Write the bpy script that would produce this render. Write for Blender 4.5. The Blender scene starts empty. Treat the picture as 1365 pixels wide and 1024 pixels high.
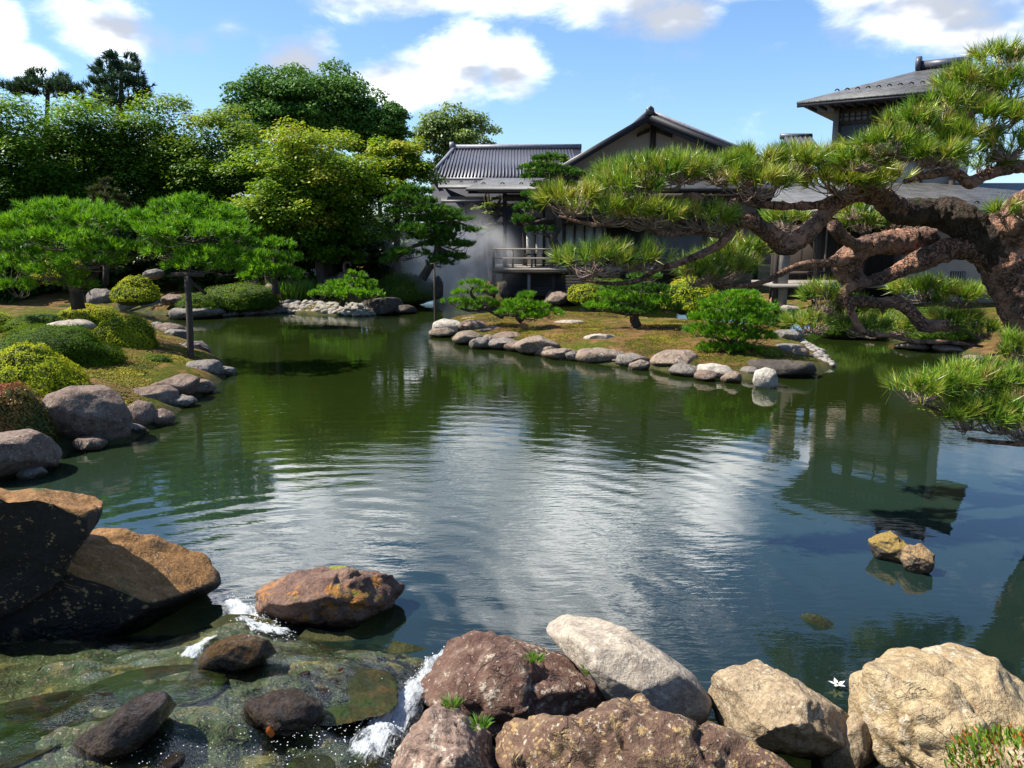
import bpy, bmesh, math, random
import numpy as np
from math import radians, sin, cos, atan, atan2, asin, pi, sqrt
from mathutils import Vector

S = bpy.context.scene
COL = S.collection

# ------------------------------------------------------------------ camera
F = 1070.0; CU, CV = 682.5, 512.0; CAMZ = 2.5; HOR = 310.0
PITCH = atan((CV - HOR) / F); CP, SP = cos(PITCH), sin(PITCH)
cam = bpy.data.objects.new('camera', bpy.data.cameras.new('camera'))
COL.objects.link(cam); S.camera = cam
cam.location = (0, 0, CAMZ)
cam.rotation_euler = (pi / 2 - PITCH, 0, 0)
cam.data.sensor_width = 36.0
cam.data.lens = F / 1365 * 36
cam.data.clip_start = 0.05
cam.data.clip_end = 3000

def dirpx(u, v):
    x = (u - CU) / F; y = -(v - CV) / F
    return np.array([x, CP + y * SP, -SP + y * CP])
def at(u, v, Y):                       # point seen at (u,v) at distance Y
    d = dirpx(u, v); t = Y / d[1]
    return np.array([d[0] * t, Y, CAMZ + d[2] * t])
def on(u, v, z=0.0):                   # point seen at (u,v) at height z
    d = dirpx(u, v); t = (z - CAMZ) / d[2]
    return np.array([d[0] * t, d[1] * t, z])
def X(u, Y, v=310): return at(u, v, Y)[0]
def Z(v, Y): return at(CU, v, Y)[2]
def pxm(v, Y):                         # metres per pixel
    d = dirpx(CU, v); return Y / d[1] / F

# ------------------------------------------------------------------ light
SUN = np.array([-0.60, 0.03, 0.78]); SUN /= np.linalg.norm(SUN)
sl = bpy.data.lights.new('sun', 'SUN'); sl.energy = 5.0; sl.angle = radians(0.5); sl.color = (1.0, 0.95, 0.86)
so = bpy.data.objects.new('sun', sl); COL.objects.link(so)
so.rotation_euler = Vector(-SUN).to_track_quat('-Z', 'Y').to_euler()
so.location = (-20, 5, 40)
S.view_settings.view_transform = 'Standard'; S.view_settings.look = 'None'
S.view_settings.exposure = 1.15; S.view_settings.gamma = 1; S.view_settings.use_curve_mapping = False
S.cycles.max_bounces = 8; S.cycles.transparent_max_bounces = 12; S.cycles.volume_bounces = 1
S.cycles.caustics_reflective = False; S.cycles.caustics_refractive = False
S.cycles.use_denoising = True

class N:                               # tiny node-graph helper
    def __init__(s, tree): s.t = tree
    def n(s, kind, **kw):
        o = s.t.nodes.new(kind)
        for k, v in kw.items(): setattr(o, k, v)
        return o
    def put(s, sock, v):
        if hasattr(v, 'is_output'): s.t.links.new(v, sock)
        elif v is not None:
            try: sock.default_value = v
            except Exception: sock.default_value = tuple(v) + (1.0,)
    def math(s, op, a, b=None, c=None, clamp=False):
        o = s.n('ShaderNodeMath', operation=op, use_clamp=clamp)
        s.put(o.inputs[0], a); s.put(o.inputs[1], b) if b is not None else 0
        if c is not None: s.put(o.inputs[2], c)
        return o.outputs[0]
    def vmath(s, op, a, b=None):
        o = s.n('ShaderNodeVectorMath', operation=op)
        s.put(o.inputs[0], a)
        if b is not None: s.put(o.inputs[1], b)
        return o.outputs['Value'] if op in ('LENGTH', 'DOT_PRODUCT', 'DISTANCE') else o.outputs[0]
    def mix(s, f, a, b, blend='MIX'):
        o = s.n('ShaderNodeMix', data_type='RGBA', blend_type=blend)
        s.put(o.inputs[0], f); s.put(o.inputs[6], a); s.put(o.inputs[7], b)
        return o.outputs[2]
    def noise(s, vec, scale, detail=4, rough=.55, dist=0.0):
        o = s.n('ShaderNodeTexNoise'); s.put(o.inputs['Vector'], vec)
        o.inputs['Scale'].default_value = scale; o.inputs['Detail'].default_value = detail
        o.inputs['Roughness'].default_value = rough; o.inputs['Distortion'].default_value = dist
        return o.outputs[0]
    def ramp(s, f, a, b, smooth=True):
        o = s.n('ShaderNodeMapRange', interpolation_type='SMOOTHSTEP' if smooth else 'LINEAR')
        s.put(o.inputs[0], f); s.put(o.inputs[1], a); s.put(o.inputs[2], b)
        return o.outputs[0]
    def bump(s, h, strength=1.0, dist=1.0, normal=None):
        o = s.n('ShaderNodeBump'); o.inputs['Strength'].default_value = strength; o.inputs['Distance'].default_value = dist
        s.put(o.inputs['Height'], h)
        if normal is not None: s.put(o.inputs['Normal'], normal)
        return o.outputs[0]
    def scale(s, vec, v): return s.vmath('MULTIPLY', vec, v)

# ------------------------------------------------------------------ sky with clouds (world)
W = bpy.data.worlds.new('World'); S.world = W; W.use_nodes = True
g = N(W.node_tree); W.node_tree.nodes.clear()
sky = g.n('ShaderNodeTexSky', sky_type='NISHITA', sun_disc=False)
sky.sun_elevation = asin(SUN[2]); sky.sun_rotation = atan2(SUN[0], SUN[1])
sky.air_density = 1.0; sky.dust_density = 0.6; sky.ozone_density = 1.6
tc = g.n('ShaderNodeTexCoord')
sep = g.n('ShaderNodeSeparateXYZ'); g.put(sep.inputs[0], tc.outputs['Generated'])
az = g.math('ARCTAN2', sep.outputs[0], sep.outputs[1])
el = g.math('ARCSINE', sep.outputs[2])
cmb = g.n('ShaderNodeCombineXYZ'); g.put(cmb.inputs[0], az); g.put(cmb.inputs[1], el)
ae = cmb.outputs[0]
aew = g.vmath('MULTIPLY', ae, (1.0, 1.9, 1.0))
n1 = g.noise(aew, 8.0, 9, .66, .25); n2 = g.noise(aew, 3.2, 5, .55)
blobs = []
def pb(u, v, ru, rv, wgt=1.0):
    d = dirpx(u, v); d /= np.linalg.norm(d)
    blobs.append((atan2(d[0], d[1]), asin(d[2]), ru / F, rv / F, wgt))
for b in [(150, 42, 95, 58), (-5, 38, 42, 42), (35, 80, 62, 28), (305, 40, 60, 40, .50), (262, 56, 60, 30, .45), (352, 62, 36, 50, .46), (430, 55, 36, 26, .40),
          (392, 88, 82, 42), (540, 118, 120, 44), (620, 80, 74, 72), (680, 92, 66, 60), (590, 105, 110, 60),
          (500, -22, 150, 52), (650, -22, 190, 54), (830, -4, 150, 56), (905, 22, 92, 34), (1000, -34, 150, 46),
          (1230, 18, 185, 58), (1300, 50, 92, 40), (1150, -10, 100, 50), (1035, 60, 60, 20, .45)]: pb(*b)
for a_, e_, ra, re, w_ in [(3, 20.5, 15, 6.5, 1.25), (-10, 19.5, 13, 6, 1.15), (11, 19, 9, 5.5, 1.15), (-17, 19, 9, 5, 1.0), (-19, 25, 14, 7, .8), (6, 27, 15, 6, .9), (-35, 22, 9, 5, .8), (30, 34, 12, 6, .7), (-6, 40, 22, 8, .7), (-50, 38, 16, 9, .7)]:
    blobs.append((radians(a_), radians(e_), radians(ra), radians(re), w_))
acc = None
for a_, e_, ra, re, w_ in blobs:
    d = g.vmath('SUBTRACT', ae, (a_, e_, 0)); d = g.vmath('MULTIPLY', d, (1 / ra, 1 / re, 1))
    L = g.vmath('LENGTH', d)
    m = g.math('MULTIPLY', g.math('SUBTRACT', 1.0, L, clamp=True), w_)
    acc = m if acc is None else g.math('SMOOTH_MAX', acc, m, 0.12)
val = g.math('ADD', acc, g.math('MULTIPLY', g.math('SUBTRACT', n1, .5), 1.5))
val = g.math('ADD', val, g.math('MULTIPLY', g.math('SUBTRACT', n2, .5), .45))
mask = g.ramp(val, .16, .85)
mask = g.math('MULTIPLY', mask, g.ramp(acc, .0, .14))
n3 = g.noise(g.vmath('ADD', aew, (0.02, -0.03, 3.1)), 7.0, 4, .5)
ccol = g.mix(g.ramp(n3, .40, .60), (.30, .325, .375), (1.0, 1.0, 1.0))
skc = g.mix(1.0, sky.outputs[0], (.80, .98, 1.18), 'MULTIPLY')
bg1 = g.n('ShaderNodeBackground'); g.put(bg1.inputs[0], skc); bg1.inputs[1].default_value = .078
bg2 = g.n('ShaderNodeBackground'); g.put(bg2.inputs[0], ccol); g.put(bg2.inputs[1], g.math('ADD', .95, g.math('MULTIPLY', g.ramp(el, .24, .34), .8)))
mx = g.n('ShaderNodeMixShader'); g.put(mx.inputs[0], mask); g.put(mx.inputs[1], bg1.outputs[0]); g.put(mx.inputs[2], bg2.outputs[0])
wo = g.n('ShaderNodeOutputWorld'); g.put(wo.inputs[0], mx.outputs[0])

# ------------------------------------------------------------------ mesh helpers
def nrm(a): return a / (np.linalg.norm(a, axis=-1, keepdims=True) + 1e-12)
def tag(o, label=None, cat=None, group=None, kind=None):
    if label: o['label'] = label
    if cat: o['category'] = cat
    if group: o['group'] = group
    if kind: o['kind'] = kind
    return o
def empty(name, loc, label, cat, group=None):
    o = bpy.data.objects.new(name, None); COL.objects.link(o); o.location = tuple(loc); o.empty_display_size = .2
    return tag(o, label, cat, group)
def wloc(o):
    p = np.zeros(3)
    while o is not None: p = p + np.array(o.location); o = o.parent
    return p
def mesh(name, V, faces, mat, parent=None, smooth=False, tint=None, loc=None, uv=None):
    """faces: list of int arrays (n,k) in world coordinates; the object's origin is loc (or the parent's)."""
    V = np.asarray(V, float).reshape(-1, 3)
    base = wloc(parent) if parent is not None else np.zeros(3)
    off = np.array(loc, float) if loc is not None else base
    me = bpy.data.meshes.new(name)
    if not isinstance(faces, list): faces = [faces]
    faces = [np.asarray(f, np.int32) for f in faces if len(f)]
    me.vertices.add(len(V)); me.vertices.foreach_set('co', (V - off).astype(np.float32).ravel())
    li = np.concatenate([f.ravel() for f in faces]); tot = np.concatenate([np.full(len(f), f.shape[1], np.int32) for f in faces])
    st = np.concatenate([[0], np.cumsum(tot)[:-1]]).astype(np.int32)
    me.loops.add(len(li)); me.loops.foreach_set('vertex_index', li)
    me.polygons.add(len(tot)); me.polygons.foreach_set('loop_start', st); me.polygons.foreach_set('loop_total', tot)
    if smooth: me.polygons.foreach_set('use_smooth', np.ones(len(tot), bool))
    me.update(calc_edges=True)
    if tint is not None:
        a = me.attributes.new('tint', 'FLOAT', 'FACE'); a.data.foreach_set('value', np.asarray(tint, np.float32))
    if uv is not None: me.uv_layers.new(name='flow').data.foreach_set('uv', np.asarray(uv, np.float32)[li].ravel())
    me.materials.append(mat)
    o = bpy.data.objects.new(name, me); COL.objects.link(o)
    if parent is not None: o.parent = parent
    o.location = tuple(off - base)
    return o
class Geo:
    def __init__(s): s.V = []; s.Q = []; s.T = []; s.n = 0
    def add(s, V, Q=None, T=None):
        V = np.asarray(V, float).reshape(-1, 3)
        if Q is not None and len(Q): s.Q.append(np.asarray(Q) + s.n)
        if T is not None and len(T): s.T.append(np.asarray(T) + s.n)
        s.V.append(V); s.n += len(V); return s
    def hexa(s, P):                    # 8 points: bottom 4 ccw, top 4 ccw
        return s.add(P, Q=[[3, 2, 1, 0], [4, 5, 6, 7], [0, 1, 5, 4], [1, 2, 6, 5], [2, 3, 7, 6], [3, 0, 4, 7]])
    def box(s, x0, x1, y0, y1, z0, z1):
        return s.hexa([(x0, y0, z0), (x1, y0, z0), (x1, y1, z0), (x0, y1, z0), (x0, y0, z1), (x1, y0, z1), (x1, y1, z1), (x0, y1, z1)])
    def tube(s, P, R, k=8, sub=4, lump=0.0, seed=0):
        P = np.asarray(P, float); R = np.asarray(R, float)
        if sub > 1 and len(P) > 1: P, R = resample(P, R, sub)
        T = nrm(np.gradient(P, axis=0)); n = len(P)
        u = np.cross(T[0], [0, 0, 1.]); u = u if np.linalg.norm(u) > .1 else np.cross(T[0], [1., 0, 0]); u = u / np.linalg.norm(u)
        V = []; a = np.arange(k) * 2 * pi / k
        for i in range(n):
            u = u - T[i] * np.dot(u, T[i]); u = u / np.linalg.norm(u); w = np.cross(T[i], u)
            V.append(P[i] + R[i] * (np.cos(a)[:, None] * u + np.sin(a)[:, None] * w))
        V = np.concatenate(V)
        if lump:
            c = np.repeat(P, k, 0); rr = np.repeat(R, k)[:, None]
            V = c + (V - c) * (1 + lump * fbm(V / (rr.mean() * 2.2), seed, 3)[:, None] + lump * .45 * np.abs(fbm(V / (rr.mean() * .5), seed + 4, 3))[:, None])
            if k > 20: V = V + nrm(V - c) * (.030 * (.5 - np.abs(fbm(V * np.array([9., 9, 7]), seed + 8, 3))) + .012 * fbm(V * 24, seed + 9, 2))[:, None] * np.minimum(1, rr / .15)
        V = np.concatenate([V, P[:1], P[-1:]])
        i, j = np.meshgrid(np.arange(n - 1), np.arange(k), indexing='ij'); j2 = (j + 1) % k
        Q = np.stack([i * k + j, i * k + j2, (i + 1) * k + j2, (i + 1) * k + j], -1).reshape(-1, 4)
        jj = np.arange(k); T2 = np.concatenate([np.stack([np.full(k, n * k), (jj + 1) % k, jj], -1), np.stack([np.full(k, n * k + 1), (n - 1) * k + jj, (n - 1) * k + (jj + 1) % k], -1)])
        return s.add(V, Q, T2)
    def out(s): return np.concatenate(s.V), [np.concatenate(s.Q) if s.Q else np.zeros((0, 4), int), np.concatenate(s.T) if s.T else np.zeros((0, 3), int)]
    def build(s, name, mat, parent=None, smooth=False, loc=None):
        V, Fc = s.out(); return mesh(name, V, Fc, mat, parent, smooth, loc=loc)
def resample(P, R, sub):
    n = len(P); Q = np.vstack([2 * P[0] - P[1], P, 2 * P[-1] - P[-2]]); o = []; r = []
    for i in range(n - 1):
        p0, p1, p2, p3 = Q[i:i + 4]
        for t in np.arange(sub) / sub:
            o.append(.5 * ((2 * p1) + (-p0 + p2) * t + (2 * p0 - 5 * p1 + 4 * p2 - p3) * t * t + (-p0 + 3 * p1 - 3 * p2 + p3) * t ** 3))
            r.append(R[i] * (1 - t) + R[i + 1] * t)
    o.append(P[-1]); r.append(R[-1]); return np.array(o), np.array(r)
_tab = np.random.default_rng(5).random(65536) * 2 - 1
def vnoise(p, seed=0):
    i = np.floor(p).astype(np.int64); f = p - i; f = f * f * (3 - 2 * f); r = 0
    for dx in (0, 1):
        for dy in (0, 1):
            for dz in (0, 1):
                h = ((i[:, 0] + dx) * 73856093 ^ (i[:, 1] + dy) * 19349663 ^ (i[:, 2] + dz) * 83492791 ^ (seed * 7919 + 13) * 2654435761) & 65535
                w = (f[:, 0] if dx else 1 - f[:, 0]) * (f[:, 1] if dy else 1 - f[:, 1]) * (f[:, 2] if dz else 1 - f[:, 2])
                r = r + w * _tab[h]
    return r
def fbm(p, seed=0, octv=4, gain=.5):
    p = np.asarray(p, float); r = 0; a = 1; t = 0
    for k in range(octv): r = r + a * vnoise(p * 2 ** k + k * 17.3, seed + k); t += a; a *= gain
    return r / t * 1.6
_ico = {}
def ico(sub):
    if sub not in _ico:
        b = bmesh.new(); bmesh.ops.create_icosphere(b, subdivisions=sub, radius=1.0)
        b.verts.ensure_lookup_table()
        _ico[sub] = (np.array([v.co[:] for v in b.verts]), np.array([[v.index for v in f.verts] for f in b.faces])); b.free()
    return _ico[sub]

# ------------------------------------------------------------------ materials
def mat(name):
    m = bpy.data.materials.new(name); m.use_nodes = True; m.node_tree.nodes.clear()
    q = N(m.node_tree); o = q.n('ShaderNodeOutputMaterial'); return m, q, o
def pbsdf(q, col, rough=.7, normal=None, spec=.3, metal=0.0):
    b = q.n('ShaderNodeBsdfPrincipled'); q.put(b.inputs['Base Color'], col); q.put(b.inputs['Roughness'], rough)
    b.inputs['Specular IOR Level'].default_value = spec; b.inputs['Metallic'].default_value = metal
    if normal is not None: q.put(b.inputs['Normal'], normal)
    return b.outputs[0]
def objco(q): return q.n('ShaderNodeTexCoord').outputs['Object']
def geopos(q): return q.n('ShaderNodeNewGeometry').outputs['Position']
def rock_mat(name, c1, c2, c3=None, lichen=None, la=.6, ls=9., moss=None, ma=.35, speck=None, spk=.62, sps=40., crack=.5, bump=1.0, wet=.10, sc=1.0, topc=None, rough=.8):
    m, q, o = mat(name); co = objco(q); ge = q.n('ShaderNodeNewGeometry'); pos = ge.outputs['Position']; nor = ge.outputs['Normal']
    a = q.noise(co, 2.2 * sc, 6, .6, .4); b = q.noise(co, 9 * sc, 6, .65); f = q.noise(co, 45 * sc, 5, .7)
    col = q.mix(q.ramp(a, .38, .62), c1, c2)
    if c3: col = q.mix(q.ramp(b, .46, .64), col, c3)
    sp = q.n('ShaderNodeSeparateXYZ'); q.put(sp.inputs[0], nor); up = sp.outputs[2]
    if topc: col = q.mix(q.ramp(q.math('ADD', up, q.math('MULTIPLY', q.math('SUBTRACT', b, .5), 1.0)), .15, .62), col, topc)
    if lichen:
        vo = q.n('ShaderNodeTexVoronoi'); q.put(vo.inputs['Vector'], q.vmath('ADD', co, q.scale(q.n('ShaderNodeTexNoise').outputs[1], (.03, .03, .03)))); vo.inputs['Scale'].default_value = ls * 2.6
        lm = q.math('MULTIPLY', q.ramp(q.math('ADD', vo.outputs['Distance'], q.math('MULTIPLY', f, .25)), .52, .40), q.ramp(q.noise(co, ls * .35, 4), la, la + .08))
        lm = q.math('MAXIMUM', lm, q.ramp(q.math('ADD', q.noise(co, ls, 5, .65), q.math('MULTIPLY', f, .15)), la + .12, la + .17))
        col = q.mix(lm, col, lichen)
    if speck: col = q.mix(q.math('MULTIPLY', q.ramp(q.noise(co, sps, 3, .6), spk, spk + .06), .85), col, speck)
    col = q.mix(q.ramp(f, .30, .78), q.mix(1.0, col, (.55, .52, .5), 'MULTIPLY'), col)
    cr = q.n('ShaderNodeTexVoronoi', feature='DISTANCE_TO_EDGE'); cr.inputs['Scale'].default_value = 2.6 * sc
    dn = q.n('ShaderNodeTexNoise'); q.put(dn.inputs['Vector'], co); dn.inputs['Scale'].default_value = 4.0; dn.inputs['Detail'].default_value = 5
    q.put(cr.inputs['Vector'], q.vmath('ADD', q.scale(co, (1, 1, 1.6)), q.scale(dn.outputs[1], (.55, .55, .55))))
    ck = q.ramp(q.math('ADD', cr.outputs['Distance'], q.math('MULTIPLY', q.ramp(a, .40, .60), .05)), .0, .022)
    if crack: col = q.mix(q.math('MULTIPLY', q.math('SUBTRACT', 1.0, ck), crack), col, (.03, .025, .02))
    if moss:
        mm = q.math('ADD', q.noise(co, 3.5 * sc, 5, .6), q.math('MULTIPLY', up, .14))
        mm = q.ramp(q.math('ADD', mm, q.math('MULTIPLY', f, .12)), 1 - ma + .08, 1 - ma + .16)
        col = q.mix(mm, col, moss)
    sp2 = q.n('ShaderNodeSeparateXYZ'); q.put(sp2.inputs[0], pos)
    wl = q.ramp(q.math('ADD', sp2.outputs[2], q.math('MULTIPLY', q.math('SUBTRACT', b, .5), .12)), wet, max(wet - .07, -.02))
    col = q.mix(wl, col, q.mix(1.0, col, (.38, .36, .28), 'MULTIPLY'))
    rg = q.math('SUBTRACT', rough, q.math('MULTIPLY', wl, .45))
    h = q.math('ADD', q.math('MULTIPLY', b, .05), q.math('MULTIPLY', f, .016))
    h = q.math('ADD', h, q.math('MULTIPLY', a, .08))
    if crack: h = q.math('ADD', h, q.math('MULTIPLY', ck, .02 * crack))
    q.put(o.inputs[0], pbsdf(q, col, rg, q.bump(h, .9 * bump, 1.0 / sc), .35)); return m
def leaf_mat(name, cols, trans=.35, rough=.5, spec=.3):
    m, q, o = mat(name); t = q.n('ShaderNodeAttribute', attribute_name='tint').outputs['Fac']
    r = q.n('ShaderNodeValToRGB'); q.put(r.inputs[0], t); e = r.color_ramp.elements
    e[0].position = 0; e[0].color = (*cols[0], 1); e[1].position = 1; e[1].color = (*cols[-1], 1)
    for i, c in enumerate(cols[1:-1]): x = e.new((i + 1) / (len(cols) - 1)); x.color = (*c, 1)
    p = pbsdf(q, r.outputs[0], rough, None, spec)
    tr = q.n('ShaderNodeBsdfTranslucent'); q.put(tr.inputs[0], q.mix(1.0, r.outputs[0], (1.25, 1.2, .55), 'MULTIPLY'))
    x = q.n('ShaderNodeMixShader'); x.inputs[0].default_value = trans; q.put(x.inputs[1], p); q.put(x.inputs[2], tr.outputs[0])
    q.put(o.inputs[0], x.outputs[0]); return m
def plain(name, c, c2=None, rough=.6, sc=6., stretch=(1, 1, 1), bump=.0, spec=.3, metal=0.0):
    m, q, o = mat(name); co = q.scale(objco(q), stretch); a = q.noise(co, sc, 6, .6)
    col = q.mix(q.ramp(a, .3, .7), c, c2 or tuple(x * .6 for x in c))
    q.put(o.inputs[0], pbsdf(q, col, rough, q.bump(a, .6, bump) if bump else None, spec, metal)); return m

M = {}
M['bark'] = None
def bark_mat(name, c1, c2, c3, sc=1.0, moss=None):
    m, q, o = mat(name); co = objco(q)
    dn = q.n('ShaderNodeTexNoise'); q.put(dn.inputs['Vector'], co); dn.inputs['Scale'].default_value = 9.0; dn.inputs['Detail'].default_value = 5
    v = q.n('ShaderNodeTexVoronoi', feature='DISTANCE_TO_EDGE'); v.inputs['Scale'].default_value = 25 * sc
    q.put(v.inputs['Vector'], q.vmath('ADD', q.scale(co, (1.0, 1, .75)), q.scale(dn.outputs[1], (.22, .22, .22))))
    e = q.math('MAXIMUM', q.ramp(v.outputs['Distance'], .0, .16), q.ramp(q.noise(co, 7 * sc, 4, .6), .42, .56)); a = q.noise(co, 5 * sc, 5, .6); f = q.noise(co, 38 * sc, 5, .7)
    col = q.mix(q.ramp(a, .36, .62), c1, c2); col = q.mix(q.math('MULTIPLY', q.ramp(f, .42, .80), .6), col, c3)
    col = q.mix(q.math('MULTIPLY', q.math('SUBTRACT', 1.0, e), .8), col, (.035, .022, .016))
    if moss:
        ge = q.n('ShaderNodeNewGeometry'); sp = q.n('ShaderNodeSeparateXYZ'); q.put(sp.inputs[0], ge.outputs['Normal'])
        col = q.mix(q.math('MULTIPLY', q.ramp(sp.outputs[2], .2, .7), q.ramp(q.noise(co, 6, 4), .52, .62)), col, moss)
    h = q.math('ADD', q.math('MULTIPLY', e, .035 / sc), q.math('MULTIPLY', f, .028 / sc)); h = q.math('ADD', h, q.math('MULTIPLY', a, .05 / sc))
    q.put(o.inputs[0], pbsdf(q, col, .85, q.bump(h, 1.0, 1.0), .2)); return m
M['bark'] = bark_mat('red_pine_bark', (.34, .17, .105), (.14, .08, .058), (.48, .35, .27))
M['bark_shade'] = bark_mat('shaded_mossy_bark', (.07, .045, .03), (.045, .033, .025), (.13, .10, .07), moss=(.05, .055, .015))  # darker copy of the bark paints in the pads' shade, plus some moss
M['twig'] = plain('twig_bark', (.17, .125, .09), (.07, .05, .04), .85, 20)
M['twig_l'] = plain('pale_pine_twig', (.30, .21, .16), (.14, .095, .07), .85, 20)
M['dbark'] = plain('dark_bark', (.07, .05, .037), (.03, .023, .018), .9, 8, (1, 1, .3), .03)
M['needle'] = leaf_mat('pine_needle', [(.02, .07, .006), (.10, .215, .013), (.21, .34, .022), (.36, .43, .05), (.30, .20, .07)], .22, .38, .45)
M['needle_y'] = leaf_mat('yellow_pine_needle', [(.05, .10, .008), (.19, .27, .016), (.34, .41, .03), (.46, .44, .08), (.34, .22, .08)], .22, .38, .45)
M['needle_l'] = leaf_mat('bright_pine_needle', [(.045, .14, .007), (.12, .29, .010), (.23, .42, .018)], .32, .5)
M['needle_d'] = leaf_mat('dark_pine_needle', [(.02, .07, .008), (.055, .15, .012), (.11, .22, .018)], .28, .5)
M['needle_o'] = leaf_mat('olive_pine_needle', [(.035, .05, .016), (.06, .075, .022), (.09, .10, .03)], .25, .5)
M['needle_b'] = leaf_mat('far_conifer_needle', [(.018, .048, .03), (.03, .07, .04), (.05, .095, .05)], .22, .6)
M['maple_d'] = leaf_mat('deep_green_maple_leaf', [(.025, .075, .005), (.06, .145, .008), (.115, .23, .013), (.21, .31, .022)], .38)
M['maple_m'] = leaf_mat('mid_green_maple_leaf', [(.035, .09, .006), (.08, .165, .009), (.155, .26, .014), (.31, .31, .028)], .4)
M['maple_y'] = leaf_mat('yellow_green_maple_leaf', [(.05, .12, .006), (.12, .22, .010), (.23, .33, .016), (.40, .34, .04)], .42)
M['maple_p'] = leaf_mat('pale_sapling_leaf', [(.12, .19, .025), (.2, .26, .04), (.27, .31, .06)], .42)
M['oak'] = leaf_mat('camphor_leaf', [(.04, .11, .016), (.08, .18, .022), (.15, .26, .035)], .3, .6, .2)
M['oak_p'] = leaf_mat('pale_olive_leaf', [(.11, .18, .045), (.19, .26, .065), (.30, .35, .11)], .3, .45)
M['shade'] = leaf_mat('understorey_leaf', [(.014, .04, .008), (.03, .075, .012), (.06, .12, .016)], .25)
M['az_y'] = leaf_mat('azalea_leaf_yellow', [(.09, .14, .008), (.23, .28, .014), (.36, .39, .020), (.42, .33, .035)], .3, .75, .05)
M['az_g'] = leaf_mat('azalea_leaf_green', [(.025, .06, .006), (.06, .115, .008), (.13, .18, .012)], .28, .75, .05)
M['az_r'] = leaf_mat('azalea_leaf_red', [(.06, .08, .012), (.14, .13, .018), (.26, .13, .04), (.30, .07, .04)], .28, .45)
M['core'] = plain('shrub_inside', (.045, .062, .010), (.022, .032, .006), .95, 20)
M['moss_tuft'] = leaf_mat('moss_tuft', [(.06, .075, .006), (.17, .15, .012), (.30, .27, .016)], .2, .8)
M['grass'] = leaf_mat('iris_blade', [(.05, .14, .015), (.10, .22, .02), (.17, .28, .04)], .35)
M['petal'] = leaf_mat('white_petal', [(.75, .75, .72), (.85, .85, .82)], .3)
M['purple'] = leaf_mat('purple_petal', [(.22, .06, .2), (.35, .13, .3)], .3)
M['orange_leaf'] = plain('fallen_leaf', (.65, .17, .03), (.45, .08, .02), .6, 30)
M['succ'] = leaf_mat('succulent_leaf', [(.05, .12, .015), (.11, .22, .02), (.20, .28, .03)], .3, .35)
M['succ_r'] = leaf_mat('red_succulent_leaf', [(.28, .07, .02), (.4, .12, .03)], .3, .35)
# rocks
M['r_purple'] = rock_mat('purple_brown_stone', (.20, .135, .10), (.27, .195, .15), (.13, .088, .065), lichen=(.38, .33, .27), la=.57, ls=14, crack=.15, sc=1.3)
M['r_shade_black'] = rock_mat('shade_black_stone', (.020, .017, .014), (.032, .026, .02), None, topc=(.30, .15, .045), lichen=(.42, .27, .12), la=.56, ls=16, moss=(.06, .07, .012), ma=.30, crack=.4, wet=.2)  # near-black base paints the front's shade; topc the lit, lichened top
M['r_rust'] = rock_mat('rusty_brown_stone', (.17, .095, .065), (.26, .16, .11), (.13, .07, .05), lichen=(.40, .17, .035), la=.52, ls=6, moss=(.17, .17, .012), ma=.34, crack=.4, wet=.10)
M['r_brown'] = rock_mat('red_brown_stone', (.10, .048, .032), (.155, .083, .056), (.22, .145, .105), lichen=(.45, .38, .29), la=.55, ls=9, speck=(.5, .44, .36), spk=.63, sps=48, crack=.6, wet=.12)
M['r_speck'] = rock_mat('lichen_speckled_stone', (.125, .07, .045), (.155, .088, .056), (.23, .15, .09), lichen=(.40, .27, .12), la=.525, ls=17, speck=(.52, .45, .34), spk=.60, sps=36, crack=.5, wet=.05)
M['r_pink'] = rock_mat('pinkish_rough_stone', (.27, .18, .135), (.36, .26, .20), (.20, .13, .10), lichen=(.5, .42, .33), la=.52, ls=12, moss=(.30, .25, .02), ma=.26, crack=.7, wet=.05)
M['r_pale'] = rock_mat('pale_smooth_stone', (.46, .40, .31), (.38, .33, .265), (.30, .25, .20), lichen=(.52, .47, .38), la=.56, ls=8, speck=(.2, .17, .14), spk=.66, sps=60, crack=.1, bump=.6, wet=.16)
M['r_tan'] = rock_mat('tan_rough_stone', (.44, .34, .21), (.36, .27, .165), (.28, .20, .12), speck=(.5, .42, .3), crack=.3, wet=.12, lichen=(.5, .43, .30), la=.56)
M['r_gold'] = rock_mat('golden_craggy_stone', (.52, .41, .24), (.46, .34, .18), (.36, .26, .15), lichen=(.55, .46, .32), la=.53, ls=7, crack=.35, bump=1.2, wet=.05, sc=1.2)
M['r_grey'] = rock_mat('grey_shore_stone', (.20, .175, .15), (.26, .23, .195), (.14, .118, .10), lichen=(.40, .37, .32), la=.56, ls=10, crack=.15, wet=.10)
M['r_warm'] = rock_mat('warm_shore_stone', (.25, .185, .135), (.32, .25, .185), (.17, .12, .09), lichen=(.45, .40, .32), la=.57, ls=10, crack=.15, wet=.10)
M['r_dark'] = rock_mat('dark_shore_stone', (.065, .052, .042), (.10, .08, .065), (.05, .04, .03), moss=(.06, .06, .012), ma=.3, crack=.2, wet=.10)
M['r_white'] = rock_mat('whitish_stone', (.55, .51, .43), (.46, .41, .34), (.33, .28, .22), crack=.3, wet=.05)
M['r_orange'] = rock_mat('orange_stone', (.40, .22, .12), (.30, .15, .09), (.18, .09, .06), crack=.3, wet=.1)
M['r_algae'] = rock_mat('algae_green_stone', (.055, .075, .022), (.10, .10, .028), (.15, .11, .035), moss=(.05, .09, .015), ma=.42, crack=.1, wet=-.5, rough=.35)
M['r_algae_o'] = rock_mat('ochre_algae_stone', (.075, .095, .025), (.14, .125, .035), (.22, .15, .045), moss=(.06, .10, .018), ma=.40, crack=.1, wet=-.5, rough=.3)
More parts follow.
